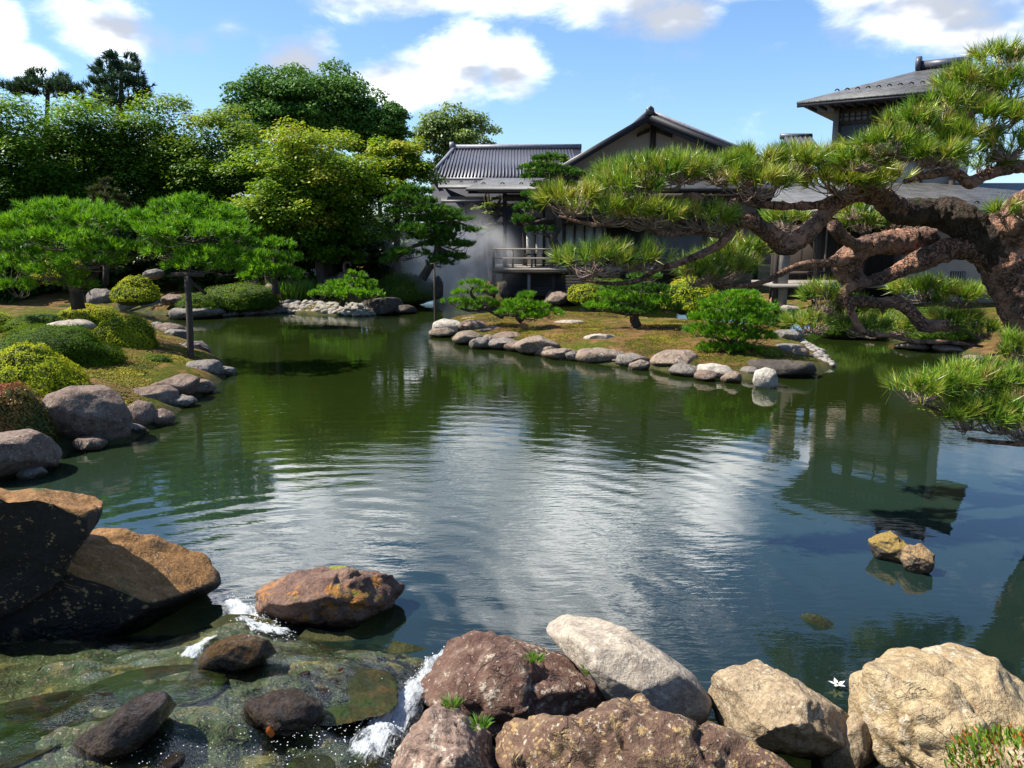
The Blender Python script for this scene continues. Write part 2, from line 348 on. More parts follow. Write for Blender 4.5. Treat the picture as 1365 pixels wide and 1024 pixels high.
M['r_wet'] = rock_mat('wet_dark_stone', (.13, .085, .06), (.20, .14, .10), (.09, .06, .045), topc=(.25, .15, .06), speck=(.25, .2, .18), spk=.66, crack=.3, wet=-.5, rough=.28, lichen=(.19, .11, .03), la=.58)
M['r_wetp'] = rock_mat('wet_purple_stone', (.12, .085, .07), (.18, .13, .105), (.08, .06, .05), speck=(.30, .26, .25), spk=.64, sps=70, crack=.2, wet=-.5, rough=.22)
M['cobble'] = rock_mat('pale_cobble', (.34, .31, .26), (.25, .225, .19), (.42, .39, .34), crack=0, bump=.4, wet=.06)
M['cobble_g'] = rock_mat('grey_cobble', (.22, .20, .18), (.15, .14, .125), (.30, .28, .25), crack=0, bump=.4, wet=.06)

exec_setting = True
# ------------------------------------------------------------------ ground
def polypx(L, z=0.0): return np.array([on(u, v, z)[:2] for u, v in L])
BANK_L = polypx([(-420, 700), (-40, 640), (60, 628), (85, 596), (165, 590), (205, 570), (232, 548), (262, 528), (297, 503), (285, 478), (262, 462), (232, 448), (215, 436), (190, 428), (150, 424), (60, 422), (-300, 424)])
FAR = [(-300, 411), (60, 413), (155, 412), (225, 421), (300, 419), (384, 414), (388, 402), (400, 396), (470, 393), (500, 391), (585, 394), (600, 388), (650, 391), (735, 403), (800, 402), (870, 406), (930, 408), (1000, 414), (1060, 424), (1105, 440), (1180, 452), (1240, 462), (1290, 474), (1322, 500)]
BANK_F = np.vstack([polypx(FAR), [[6.9, 11.0], [6.5, 9.6], [5.6, 8.0], [4.95, 7.0], [4.7, 6.1], [6.0, 5.2], [14, 4.5], [60, 2], [60, 70], [-70, 70], [-70, 27]]])
ISLET = polypx([(388, 413), (400, 419), (450, 421), (512, 419), (530, 414), (515, 405), (450, 402), (410, 404)])
ISLE = polypx([(577, 443), (620, 454), (700, 468), (800, 485), (870, 491), (930, 500), (1000, 506), (1082, 500), (1113, 486), (1085, 465), (1045, 446), (930, 436), (800, 426), (680, 424), (600, 428)])
NEAR = np.vstack([polypx([(-700, 880), (-60, 860), (240, 852), (310, 830), (345, 835), (420, 850), (560, 872), (590, 885), (610, 940), (640, 1010), (700, 1060), (1000, 1090), (1180, 1060), (1365, 1000), (1700, 960)]), [[9, 3.2], [40, 3], [40, -20], [-40, -20], [-40, 4.5]]])
def sdf(P, poly):
    a = poly; b = np.roll(poly, -1, 0); d = np.full(len(P), 1e9); ins = np.zeros(len(P), bool)
    for p, q in zip(a, b):
        e = q - p; w = P - p; t = np.clip((w @ e) / (e @ e + 1e-12), 0, 1)
        d = np.minimum(d, np.linalg.norm(w - t[:, None] * e, axis=1))
        c = ((p[1] <= P[:, 1]) & (q[1] > P[:, 1])) | ((q[1] <= P[:, 1]) & (p[1] > P[:, 1]))
        xx = p[0] + (P[:, 1] - p[1]) / (q[1] - p[1] + 1e-12) * e[0]
        ins ^= c & (P[:, 0] < xx)
    return np.where(ins, d, -d)
STREAM = polypx([(-300, 850), (100, 845), (250, 842), (290, 835), (345, 830), (400, 850), (500, 858), (560, 870), (600, 880), (572, 960), (530, 1030), (560, 1300), (-400, 1300)], .1)
def film(P):
    d = np.maximum(sdf(P, NEAR), 0); return .012 + .24 * (1 - np.exp(-d / .55)) + .13 * d
def zfilm(u, v):
    z = .1
    for _ in range(8): z = .5 * z + .5 * float(film(on(u, v, z)[None, :2])[0])
    return z
def height(P):
    P = np.asarray(P, float).reshape(-1, 2)
    h = np.full(len(P), -1.0)
    for poly, H, L in ((BANK_L, .55, 1.1), (BANK_F, .45, 1.0), (ISLET, .22, .5), (ISLE, .30, .8), (NEAR, .28, .5)):
        d = sdf(P, poly)
        t = np.where(d > 0, .06 + H * (1 - np.exp(-np.maximum(d, 0) / L)), np.maximum(-.95, .06 + d * .8))
        if poly is BANK_F: t = t + np.where(d > 0, np.clip((d - 2) * .035, 0, 1.2), 0)
        if poly is NEAR: t = t + np.where(d > 0, np.clip(d * .16, 0, .5), 0)
        h = np.maximum(h, t)
    near = (np.abs(P[:, 0]) < 7) & (P[:, 1] < 7); ds = np.full(len(P), -9.0); ds[near] = sdf(P[near], STREAM) if near.any() else 0
    h = np.where(ds > -.12, np.minimum(h, film(P) - .16), h)
    p3 = np.c_[P, np.zeros(len(P))]
    return h + np.where(h > .0, .05, .03) * fbm(p3 * .9, 3, 4)
def gz(x, y): return float(height([[x, y]])[0])
def axis(a, b, st, lo, hi):
    c = list(np.arange(a, b + 1e-6, st)); s = st
    while c[-1] < hi: s *= 1.35; c.append(c[-1] + s)
    s = st
    while c[0] > lo: s *= 1.35; c.insert(0, c[0] - s)
    return np.array(c)
xs = axis(-15, 14, .14, -900, 900); ys = axis(2.0, 32, .14, -300, 1500)
gx, gy = np.meshgrid(xs, ys, indexing='ij'); P2 = np.c_[gx.ravel(), gy.ravel()]
hz = height(P2); hz = hz + np.where(hz > 0.02, .02 * fbm(np.c_[P2, 0 * hz] * 4.5, 9, 3), 0)
n1_, n2_ = gx.shape; i, j = np.meshgrid(np.arange(n1_ - 1), np.arange(n2_ - 1), indexing='ij')
Q = np.stack([i * n2_ + j, (i + 1) * n2_ + j, (i + 1) * n2_ + j + 1, i * n2_ + j + 1], -1).reshape(-1, 4)
m, q, o = mat('moss_and_soil'); pos = geopos(q)
a = q.noise(pos, .8, 5, .6, .5); b = q.noise(pos, 3.2, 6, .65); f = q.noise(pos, 30, 5, .7); f2 = q.noise(pos, 130, 3, .6)
soil = q.mix(q.ramp(b, .35, .65), (.075, .042, .018), (.17, .095, .036))
moss = q.mix(q.ramp(f, .35, .65), (.025, .035, .005), (.10, .105, .008))
moss = q.mix(q.ramp(b, .5, .68), moss, (.17, .125, .014))
col = q.mix(q.ramp(q.math('ADD', a, q.math('MULTIPLY', q.math('SUBTRACT', b, .5), .8)), .40, .58), moss, soil)
sp = q.n('ShaderNodeSeparateXYZ'); q.put(sp.inputs[0], pos)
bed = q.mix(q.ramp(b, .4, .6), (.030, .034, .014), (.06, .058, .022))
col = q.mix(q.ramp(q.math('ADD', sp.outputs[2], q.math('MULTIPLY', b, .1)), .24, .10), col, bed)
hh = q.math('ADD', q.math('MULTIPLY', f, .03), q.math('MULTIPLY', f2, .008))
q.put(o.inputs[0], pbsdf(q, col, .95, q.bump(hh, 1.0, 1.0), .1))
M['ground'] = m
tag(mesh('ground', np.c_[P2, hz], Q, m, smooth=True), kind='structure')

# ------------------------------------------------------------------ pond water
m, q, o = mat('pond_water'); pos = geopos(q)
c1 = on(345, 835); c2 = on(575, 885)
def rings(c, freq, seed):
    d = q.vmath('DISTANCE', q.vmath('MULTIPLY', pos, (1, 1, 0)), (c[0], c[1], 0))
    ph = q.math('ADD', q.math('MULTIPLY', d, freq), q.math('MULTIPLY', q.noise(q.vmath('ADD', pos, (seed, 0, 0)), .9, 3), 9.0))
    return q.math('MULTIPLY', q.math('SINE', ph), q.math('POWER', 2.718, q.math('MULTIPLY', d, -.22)))
calm = q.n('ShaderNodeSeparateXYZ'); q.put(calm.inputs[0], pos)
wv = q.noise(q.scale(pos, (.75, 1.9, 1)), 1.7, 3, .5, .3)
wf = q.noise(q.scale(pos, (.8, 2.2, 1)), 7.5, 3, .5, .3)
patch = q.ramp(q.noise(pos, .22, 3, .5), .40, .60)
h = q.math('MULTIPLY', wv, .0034)
h = q.math('ADD', h, q.math('MULTIPLY', q.math('MULTIPLY', wf, .0030), q.math('ADD', .15, patch)))
h = q.math('ADD', h, q.math('MULTIPLY', rings(c1, 21., 0.), .0012))
h = q.math('ADD', h, q.math('MULTIPLY', rings(c2, 17., 5.), .0010))
right = q.ramp(q.math('SUBTRACT', calm.outputs[0], q.math('MULTIPLY', calm.outputs[1], .22)), 1.6, -.2)
h = q.math('MULTIPLY', h, q.math('ADD', .30, q.math('MULTIPLY', right, .7)))
nm = q.bump(h, 1.0, 1.0)
fr = q.n('ShaderNodeFresnel'); fr.inputs[0].default_value = 1.58; q.put(fr.inputs[1], nm)
gl = q.n('ShaderNodeBsdfGlossy'); gl.inputs['Roughness'].default_value = .012; gl.inputs[0].default_value = (1, 1, 1, 1); q.put(gl.inputs['Normal'], nm)
df = q.n('ShaderNodeBsdfDiffuse'); q.put(df.inputs[0], q.mix(q.ramp(calm.outputs[1], 4.5, 11), (.013, .029, .025), (.011, .0180, .003)))
tr = q.n('ShaderNodeBsdfTransparent'); tr.inputs[0].default_value = (.56, .72, .52, 1)
mk = q.ramp(calm.outputs[1], 4.0, 8.0); mk = q.math('ADD', .36, q.math('MULTIPLY', mk, .60))
x1 = q.n('ShaderNodeMixShader'); q.put(x1.inputs[0], mk); q.put(x1.inputs[1], tr.outputs[0]); q.put(x1.inputs[2], df.outputs[0])
x2 = q.n('ShaderNodeMixShader'); q.put(x2.inputs[0], fr.outputs[0]); q.put(x2.inputs[1], x1.outputs[0]); q.put(x2.inputs[2], gl.outputs[0])
q.put(o.inputs[0], x2.outputs[0]); M['water'] = m
tag(mesh('pond_water', [(-60, 2.2, 0), (45, 2.2, 0), (45, 45, 0), (-60, 45, 0)], [[[0, 1, 2, 3]]], m), kind='structure')

# ------------------------------------------------------------------ rocks
def rock(name, label, cat, outline, mt, Y=None, D=None, seed=1, sub=5, rough=.05, sink=.25, facets=7, soft=.75, group=None, zb=0.0, p=.78, strata=0.0, cuts=(), chip=14, ridge=0.0, top=None, cd=.84):
    O = np.array(outline, float); cu, cv = (O[:, 0].min() + O[:, 0].max()) / 2, (O[:, 1].min() + O[:, 1].max()) / 2
    vb = O[:, 1].max(); ub = O[O[:, 1] > vb - .2 * (vb - O[:, 1].min())][:, 0].mean()
    if Y is None:
        Yf = on(ub, vb, zb)[1]; s0 = pxm(cv, Yf); D = D or .42 * np.ptp(O[:, 0]) * s0; Y = Yf + D * .55
    C = at(cu, cv, Y); s = pxm(cv, Y)
    D = D or .42 * np.ptp(O[:, 0]) * s
    view = C - np.array([0, 0, CAMZ]); view /= np.linalg.norm(view)
    rt = np.cross(view, [0, 0, 1.]); rt /= np.linalg.norm(rt); up = np.cross(rt, view)
    P = np.c_[(O[:, 0] - cu) * s, -(O[:, 1] - cv) * s]
    th = np.linspace(-pi, pi, 361)[:-1]; R = np.zeros(360)
    A = P; B = np.roll(P, -1, 0)
    for k, t in enumerate(th):
        d = np.array([cos(t), sin(t)]); best = 0
        for a_, b_ in zip(A, B):
            e = b_ - a_; den = d[0] * e[1] - d[1] * e[0]
            if abs(den) < 1e-9: continue
            r = (a_[0] * e[1] - a_[1] * e[0]) / den; w = (a_[0] * d[1] - a_[1] * d[0]) / den
            if -1e-6 <= w <= 1 + 1e-6 and r > best: best = r
        R[k] = best
    R = np.where(R <= 0, R[R > 0].min() if (R > 0).any() else .1, R)
    R = R * (1.06 if cd < .8 and chip > 21 else 1.0); ker = np.array([1, 2, 3, 4, 3, 2, 1.]); ker /= ker.sum(); R = np.convolve(np.r_[R[-3:], R, R[:3]], ker, 'valid')
    V, T = ico(sub); aa, bb, cc = V[:, 0], V[:, 1], V[:, 2]
    t = np.arctan2(bb, aa); sr = np.hypot(aa, bb)
    Rt = np.interp(t, np.r_[th, pi], np.r_[R, R[0]])
    rad = Rt * sr ** p
    q3 = np.c_[rad * np.cos(t), rad * np.sin(t), D * np.sign(cc) * np.abs(cc) ** p]
    q3[:, 1] = np.where(q3[:, 1] < 0, q3[:, 1] * (1 + sink), q3[:, 1])
    ext = np.array([np.abs(P[:, 0]).max(), np.abs(P[:, 1]).max(), D])
    rg = np.random.default_rng(seed)
    for k in range(facets):
        n_ = rg.normal(size=3); n_[2] = abs(n_[2]) + .35; n_ /= np.linalg.norm(n_)
        w = q3 / ext; d = w @ n_ - rg.uniform(.62, .88); q3 = q3 - np.where(d > 0, d * soft, 0)[:, None] * n_ * ext
    for k in range(chip):
        n_ = rg.normal(size=3); n_[2] = abs(n_[2]) + .2; n_ /= np.linalg.norm(n_)
        w = q3 / ext; dd = w @ n_; d = dd - rg.uniform(cd, .97) * np.quantile(dd, .995); q3 = q3 - np.where(d > 0, d, 0)[:, None] * n_ * ext
    if top is not None: cuts = list(cuts) + [((.03, .10, 1), top - C[2])]
    for (wn, h_) in cuts:
        wn = nrm(np.array(wn, float)); ln = np.array([wn @ rt, wn @ up, -(wn @ view)]); d = q3 @ ln - h_; q3 = q3 - np.where(d > 0, d, 0)[:, None] * ln * .97
    size = ext.mean(); nz = nrm(q3 / ext)
    off = fbm(q3 / size * 1.3 + seed * 3.1, seed, 5, .55) + .5 * np.abs(fbm(q3 / size * 3.1 + seed, seed + 7, 4))
    q3 = q3 + nz * (off * rough * size)[:, None]
    if ridge: q3 = q3 - nz * (ridge * size * np.clip(.55 - 2.2 * np.abs(fbm(q3 / size * 1.7 + seed * 1.3, seed + 21, 3)), 0, 1) ** 1.5 * 1.3)[:, None]
    if strata:
        lay = q3 @ nrm(np.array([.35, 1.0, .45])); q3 = q3 + nz * (np.abs(((lay / size * 3.3 + .3 * fbm(q3 / size * 2, seed + 3, 3)) % 1.0) - .5) * strata * size)[:, None]
    Wd = C + q3[:, :1] * rt + q3[:, 1:2] * up - q3[:, 2:] * view
    return tag(mesh(name, Wd, [T], mt, smooth=True, loc=C), label, cat, group)
def ell(u, v, hw, hh, seed, n=9, jit=.2, flat=.55):
    rg = np.random.default_rng(seed); o = []
    for k in range(n):
        a = 2 * pi * k / n + rg.uniform(-.15, .15); r = 1 + rg.uniform(-jit, jit)
        y = sin(a); y = y * flat if y < 0 else y
        o.append((u + hw * cos(a) * r, v - hh * (y * 2 / (1 + flat) - (1 - flat) / (1 + flat)) * r))
    return o
def boulder(label, u, v, hw, hh, mt, seed, Y=None, group=None, name='shore_stone', cat='stone', **k):
    kw = dict(sub=4, rough=.07, chip=20, cd=.74); kw.update(k)
    return rock(name, label, cat, ell(u, v, hw, hh, seed), mt, Y=Y, seed=seed, group=group, **kw)

# foreground rocks
rock('boulder', 'upper overhanging boulder with painted black shade and an orange sunlit crest at the left edge', 'boulder', [(-190, 640), (-60, 632), (0, 648), (22, 664), (60, 670), (112, 678), (139, 690), (128, 716), (104, 745), (55, 790), (-40, 850), (-200, 900)], M['r_shade_black'], Y=4.25, D=.75, cuts=[((.15,-1,-.22),-.10)], seed=11, sub=6, rough=.085, ridge=.08, facets=4, sink=.1)
rock('boulder', 'large boulder with painted black shade on its front and a rusty orange top beside the splashing water', 'boulder', [(-240, 735), (-60, 725), (60, 716), (140, 711), (175, 722), (215, 740), (255, 766), (285, 790), (305, 815), (304, 838), (280, 856), (215, 868), (140, 880), (40, 905), (-80, 950), (-260, 960)], M['r_shade_black'], Y=4.48, D=.62, cuts=[((.12,-1,-.18),-.02),((.9,-.5,.1),1.15)], seed=23, sub=6, rough=.085, ridge=.08, facets=5, sink=.12)
rock('boulder', 'rusty brown rock with orange lichen and a mossy foot between splash and open water', 'boulder', [(329, 780), (345, 760), (400, 753), (452, 757), (490, 770), (515, 777), (549, 797), (535, 808), (500, 814), (465, 830), (420, 840), (385, 836), (350, 818), (331, 798)], M['r_rust'], zb=.02, D=.34, chip=22, ridge=0.10, seed=5, sub=6, rough=.09, sink=.25, strata=.06)
rock('boulder', 'smooth pale grey boulder lying in the water behind the brown rocks', 'boulder', [(718, 838), (745, 825), (790, 827), (835, 841), (880, 866), (922, 893), (946, 918), (935, 942), (890, 956), (845, 945), (800, 918), (755, 882), (725, 853)], M['r_pale'], zb=.05, D=.36, chip=5, seed=8, sub=6, rough=.035, facets=5, sink=.2)
rock('boulder', 'big red brown cracked rock at the bottom centre beside the chute', 'boulder', [(610, 845), (640, 840), (700, 862), (765, 886), (812, 908), (852, 932), (852, 985), (770, 1020), (650, 1020), (572, 990), (548, 952), (572, 905), (598, 870)], M['r_brown'], Y=3.78, D=.46, chip=34, ridge=0.16, cd=.70, seed=14, sub=6, rough=.11, facets=9, strata=.10, sink=.1)
rock('boulder', 'pinkish rough rock at the lower edge left of the speckled rock', 'boulder', [(515, 1045), (530, 1005), (555, 975), (585, 950), (612, 948), (640, 962), (668, 985), (680, 1030), (660, 1090), (520, 1090)], M['r_pink'], Y=3.1, D=.30, chip=22, ridge=0.12, cd=.70, seed=31, sub=6, rough=.12, facets=7, strata=.06, sink=.1)
rock('boulder', 'broad rock speckled with orange lichen at the bottom edge of the picture', 'boulder', [(615, 1060), (640, 1000), (665, 972), (700, 975), (722, 962), (790, 968), (828, 950), (852, 925), (882, 952), (940, 963), (1000, 985), (1045, 1008), (1070, 1060), (1000, 1110), (700, 1110)], M['r_speck'], Y=3.0, D=.34, chip=30, ridge=0.12, cd=.70, seed=42, sub=6, rough=.10, facets=7, strata=.05, sink=.1)
rock('boulder', 'pointed tan rock with a sunlit left face near the floating white flower', 'boulder', [(934, 938), (962, 908), (985, 890), (1003, 884), (1030, 894), (1070, 914), (1105, 930), (1141, 946), (1125, 965), (1092, 986), (1058, 1000), (1005, 995), (960, 978), (938, 958)], M['r_tan'], zb=.12, D=.30, chip=22, ridge=0.08, cd=.70, seed=19, sub=6, rough=.07, facets=8, sink=.15, strata=.04)
rock('boulder', 'golden craggy boulder filling the lower right corner', 'boulder', [(1143, 985), (1150, 953), (1178, 941), (1192, 914), (1215, 890), (1248, 872), (1282, 867), (1312, 880), (1332, 896), (1365, 900), (1430, 905), (1480, 960), (1480, 1110), (1140, 1110)], M['r_gold'], Y=3.3, D=.50, chip=44, ridge=0.14, cd=.72, seed=27, sub=6, rough=.13, facets=10, strata=.10, sink=.05)
rock('boulder', 'small tan stone wedged between the pointed rock and the golden boulder', 'boulder', [(1085, 1000), (1105, 965), (1135, 950), (1158, 955), (1165, 1000), (1150, 1050), (1090, 1050)], M['r_tan'], Y=3.5, D=.15, seed=33, sub=5, rough=.08)
# stones in the stream
rock('stream_stone', 'flat algae green stone under the flowing film left of the white chute', 'stone', [(362, 890), (390, 868), (440, 860), (495, 868), (532, 888), (522, 926), (488, 952), (435, 968), (385, 945)], M['r_algae_o'], zb=zfilm(457, 960) - .03, D=.34, seed=3, sub=5, rough=.12, facets=3, top=zfilm(457, 912) + .016, sink=.2)
rock('stream_stone', 'rounded ochre topped stone below the left splash', 'stone', [(266, 868), (288, 852), (325, 847), (358, 860), (368, 878), (340, 894), (295, 893), (266, 882)], M['r_wet'], zb=zfilm(315, 890) + .02, D=.16, seed=4, sub=5, rough=.06, sink=.2)
rock('stream_stone', 'dark furrowed stone behind the standing orange leaf', 'stone', [(322, 938), (350, 922), (400, 924), (427, 946), (423, 978), (385, 985), (338, 965)], M['r_wetp'], zb=zfilm(375, 980) - .05, D=.18, seed=6, sub=5, rough=.12, strata=.08, sink=.2)
rock('stream_stone', 'long brown wet stone in the lower left of the stream', 'stone', [(86, 1000), (108, 970), (150, 955), (180, 936), (217, 935), (238, 960), (205, 984), (150, 1010), (100, 1018)], M['r_wetp'], zb=zfilm(150, 1010) - .05, D=.2, seed=7, sub=5, rough=.08, sink=.2)
rock('stream_stone', 'low green slab under the black boulder', 'stone', [(105, 900), (150, 868), (200, 860), (250, 880), (300, 900), (290, 935), (200, 940), (120, 930)], M['r_algae'], zb=zfilm(200, 935) - .02, D=.3, top=zfilm(200, 900) + .016, seed=9, sub=5, rough=.05, sink=.2)
rock('stream_stone', 'wide mossy green slab at the left edge of the stream', 'stone', [(-120, 930), (-20, 905), (60, 895), (130, 910), (150, 950), (90, 985), (-40, 1010), (-140, 1000)], M['r_algae'], zb=zfilm(0, 1000) - .0, D=.35, top=zfilm(20, 950) + .022, seed=10, sub=5, rough=.07, sink=.2)
rock('stream_stone', 'small mossy stone at the bottom edge in front of the chute', 'stone', [(365, 1030), (385, 1000), (420, 988), (445, 1000), (450, 1040), (400, 1060)], M['r_algae'], zb=zfilm(410, 1050) + .02, D=.2, top=zfilm(410, 1020) + .02, seed=12, sub=5, rough=.10, sink=.2)
# stones standing in the pond
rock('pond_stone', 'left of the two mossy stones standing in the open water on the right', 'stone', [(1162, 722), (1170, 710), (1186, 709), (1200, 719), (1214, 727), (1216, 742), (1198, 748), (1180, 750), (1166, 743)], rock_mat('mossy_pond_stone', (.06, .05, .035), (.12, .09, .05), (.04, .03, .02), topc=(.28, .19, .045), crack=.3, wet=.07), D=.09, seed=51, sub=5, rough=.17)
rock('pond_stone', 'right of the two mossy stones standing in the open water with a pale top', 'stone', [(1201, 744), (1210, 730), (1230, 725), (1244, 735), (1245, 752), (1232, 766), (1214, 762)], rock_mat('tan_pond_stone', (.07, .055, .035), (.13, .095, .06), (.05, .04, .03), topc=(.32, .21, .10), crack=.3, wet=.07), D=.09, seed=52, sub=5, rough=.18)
rock('sunken_stone', 'green algae covered stone just under the water near the white flower', 'stone', [(1062, 832), (1075, 822), (1100, 824), (1136, 836), (1130, 860), (1095, 868), (1068, 852)], M['r_algae'], Y=4.86, D=.14, seed=53, sub=4, rough=.14)

# left shore
G1 = 'stones along the left bank'
rock('shore_stone', 'flat brown block at the left edge below the red topped azalea', 'stone', [(-70, 580), (-10, 577), (40, 576), (60, 590), (74, 612), (62, 632), (0, 640), (-70, 645)], M['r_purple'], D=.45, seed=61, sub=5, rough=.035, group=G1, sink=.3)
rock('shore_stone', 'largest purple brown boulder on the left bank with an ochre foot', 'stone', [(58, 545), (72, 522), (100, 513), (138, 514), (158, 530), (170, 560), (165, 582), (140, 594), (90, 597), (66, 580)], M['r_purple'], D=.45, seed=62, sub=5, rough=.03, group=G1, sink=.3)
rock('shore_stone', 'small brown stone at the waterline right of the largest bank boulder', 'stone', [(160, 548), (185, 533), (203, 538), (210, 558), (195, 572), (168, 572)], M['r_purple'], D=.2, seed=63, sub=4, rough=.05, group=G1, sink=.3)
rock('shore_stone', 'long slanting stone behind the small brown waterline stone', 'stone', [(146, 528), (180, 517), (222, 514), (236, 524), (234, 546), (205, 550), (165, 545)], M['r_purple'], D=.35, seed=64, sub=5, rough=.04, group=G1, sink=.3)
rock('shore_stone', 'dark pinkish stone between the slanting stone and the post base', 'stone', [(195, 514), (238, 500), (262, 497), (268, 512), (248, 533), (228, 536)], M['r_purple'], D=.3, seed=65, sub=4, rough=.05, group=G1, sink=.3)
rock('shore_stone', 'flat grey stone carrying the foot of the wooden prop', 'stone', [(230, 492), (252, 481), (290, 479), (301, 490), (296, 504), (262, 508), (232, 506)], M['r_grey'], D=.4, seed=66, sub=5, rough=.03, group=G1, sink=.3)
rock('shore_stone', 'grey flat stone just behind the foot of the wooden prop', 'stone', [(226, 466), (242, 456), (270, 455), (282, 470), (262, 478), (230, 478)], M['r_grey'], D=.35, seed=67, sub=4, rough=.05, group=G1, sink=.3)
boulder('small pale square stone at the back of the near left bank', 209, 438, 11, 10, M['r_grey'], 68, group=G1)
boulder('pale flat stone among the azaleas on the left bank', 95, 434, 34, 7, M['r_pale'], 69, Y=13.6, group=G1)
G2 = 'stones on the far left shore'
rock('shore_stone', 'tall dark upright stone under the left pine', 'stone', [(117, 392), (126, 384), (146, 385), (156, 396), (157, 410), (118, 411)], M['r_grey'], seed=71, sub=4, group=G2)
rock('shore_stone', 'rounded grey stone left of the blocky shore stone', 'stone', [(157, 398), (168, 393), (182, 396), (187, 412), (158, 414)], M['r_grey'], seed=72, sub=4, group=G2)
rock('shore_stone', 'blocky grey stone below the tan path on the far left shore', 'stone', [(186, 394), (212, 392), (218, 402), (216, 414), (190, 415)], M['r_grey'], seed=73, sub=4, rough=.03, group=G2)
boulder('dark slab just right of the blocky grey stone', 232, 398, 16, 7, M['r_purple'], 74, group=G2, Y=25)
boulder('low brown stone behind the long flat block', 222, 409, 14, 6, M['r_purple'], 75, group=G2)
rock('shore_stone', 'long flat grey block at the waterline behind the wooden prop', 'stone', [(226, 414), (236, 409), (285, 409), (301, 415), (300, 424), (228, 426)], M['r_grey'], seed=76, sub=4, rough=.025, group=G2, D=.5)
rock('shore_stone', 'brown leaning stone above the left cobble bank', 'stone', [(350, 385), (358, 378), (368, 381), (380, 400), (372, 404), (355, 402)], M['r_purple'], seed=77, sub=4, group=G2, Y=26.2)
boulder('dark low stone at the right end of the cobble islet', 508, 407, 30, 13, M['r_dark'], 78, group='dark stones by the cobble islet', D=.6)
boulder('dark humped stone alone in the water right of the cobble islet', 540, 413, 22, 8, M['r_dark'], 79, group='dark stones by the cobble islet', D=.45)
boulder('upright dark stone beside the thin pole under the leaning pine', 585, 382, 8, 17, M['r_dark'], 80, Y=27.3)
boulder('pale stone half hidden behind the left pines', 205, 365, 17, 7, M['r_grey'], 81, Y=27)
# island stones
G3 = 'edging stones of the moss island'
rock('shore_stone', 'white faced stone at the left tip of the island', 'stone', [(574, 444), (578, 430), (592, 424), (612, 428), (618, 440), (606, 448), (580, 449)], M['r_white'], seed=91, sub=4, group=G3)
rock('shore_stone', 'brown cracked stone right of the white tip stone', 'stone', [(605, 432), (625, 426), (648, 429), (655, 440), (632, 446), (608, 444)], M['r_purple'], seed=92, sub=4, group=G3, Y=19.6)
rock('shore_stone', 'pinkish stone in front of the brown cracked tip stone', 'stone', [(602, 452), (610, 442), (630, 441), (646, 450), (642, 459), (606, 460)], M['r_warm'], seed=93, sub=4, group=G3)
for lab, u, v, hw, hh, mt, sd in [
    ('small round stone beside the pinkish island stone', 652, 453, 8, 5, 'r_warm', 94),
    ('brown flat stone above the third waterline stone of the island', 678, 451, 24, 6, 'r_purple', 95),
    ('low dark stone at the island waterline left of centre', 667, 460, 22, 6, 'r_grey', 96),
    ('pinkish flat stone with a straight top on the island front', 711, 461, 27, 9, 'r_warm', 97),
    ('thin low slab at the middle of the island front', 744, 472, 26, 6, 'r_warm', 98),
    ('wide slab with a dark right end on the island front', 795, 476, 32, 8, 'r_warm', 99),
    ('grey low stone left of the big tan island stone', 843, 482, 22, 7, 'r_grey', 100)]:
    boulder(lab, u, v - 1, hw * 1.28, hh * 1.4, M[mt], sd, group=G3, sink=.4, chip=24)
rock('shore_stone', 'big smooth tan stone on the island front', 'stone', [(860, 488), (872, 474), (888, 466), (918, 465), (933, 476), (930, 488), (905, 493), (868, 493)], M['r_warm'], seed=101, sub=5, rough=.03, group=G3)
rock('shore_stone', 'white angular stone left of the bushy island pine foot', 'stone', [(922, 498), (930, 486), (952, 484), (975, 490), (985, 498), (960, 503), (928, 504)], M['r_white'], seed=102, sub=4, group=G3)
rock('shore_stone', 'dark long stone below the bushy island pine', 'stone', [(985, 490), (1000, 480), (1040, 479), (1080, 481), (1087, 492), (1078, 502), (1010, 504), (988, 502)], M['r_dark'], seed=103, sub=4, group=G3, D=.5)
rock('shore_stone', 'white upright stone standing in front of the dark long island stone', 'stone', [(1003, 510), (1007, 495), (1020, 489), (1033, 493), (1039, 512), (1024, 518), (1008, 516)], M['r_white'], seed=104, sub=4, group=G3)
rock('shore_stone', 'grey brown stone on the right end of the island', 'stone', [(1020, 478), (1026, 463), (1045, 457), (1068, 460), (1084, 478), (1060, 484)], M['r_grey'], seed=105, sub=4, group=G3, Y=15.6)
boulder('rounded stone with a shaded right half on the cobbles of the island', 1066, 470, 17, 12, M['r_warm'], 106, Y=15.2, group=G3)
boulder('pale flat stone lying on the moss of the island', 800, 451, 24, 7, M['r_pale'], 107, Y=16.9, group=G3, D=.3)
boulder('long pale slab at the back edge of the island', 757, 430, 31, 5, M['r_pale'], 108, Y=19.6, group=G3, D=.3)
boulder('tan slab at the back edge of the island right of the wide pine', 893, 444, 24, 7, M['r_warm'], 109, Y=18.2, group=G3, D=.3)
rg_ = np.random.default_rng(9)
for k, (u, v) in enumerate([(592, 447), (640, 462), (694, 466), (728, 471), (762, 479), (818, 484), (853, 491), (912, 497), (940, 504), (975, 507), (1000, 500), (655, 447), (630, 434), (700, 427), (830, 428), (860, 436)]):
    boulder('low irregular filler stone packed into the edging of the moss island', u, v - 4, rg_.uniform(14, 22), rg_.uniform(6, 9), M[['r_warm', 'r_grey', 'r_purple'][k % 3]], 300 + k, group='filler stones of the island edging', sink=.4, chip=22)
for k, (u, v) in enumerate([(118, 595), (178, 577), (215, 560), (243, 540), (268, 520), (296, 500), (262, 471), (236, 452), (222, 443), (40, 636)]):
    boulder('low irregular filler stone packed into the edging of the left bank', u, v - 5, rg_.uniform(16, 26), rg_.uniform(8, 12), M[['r_purple', 'r_grey'][k % 2]], 330 + k, group='filler stones of the left bank edging', sink=.4, chip=22)
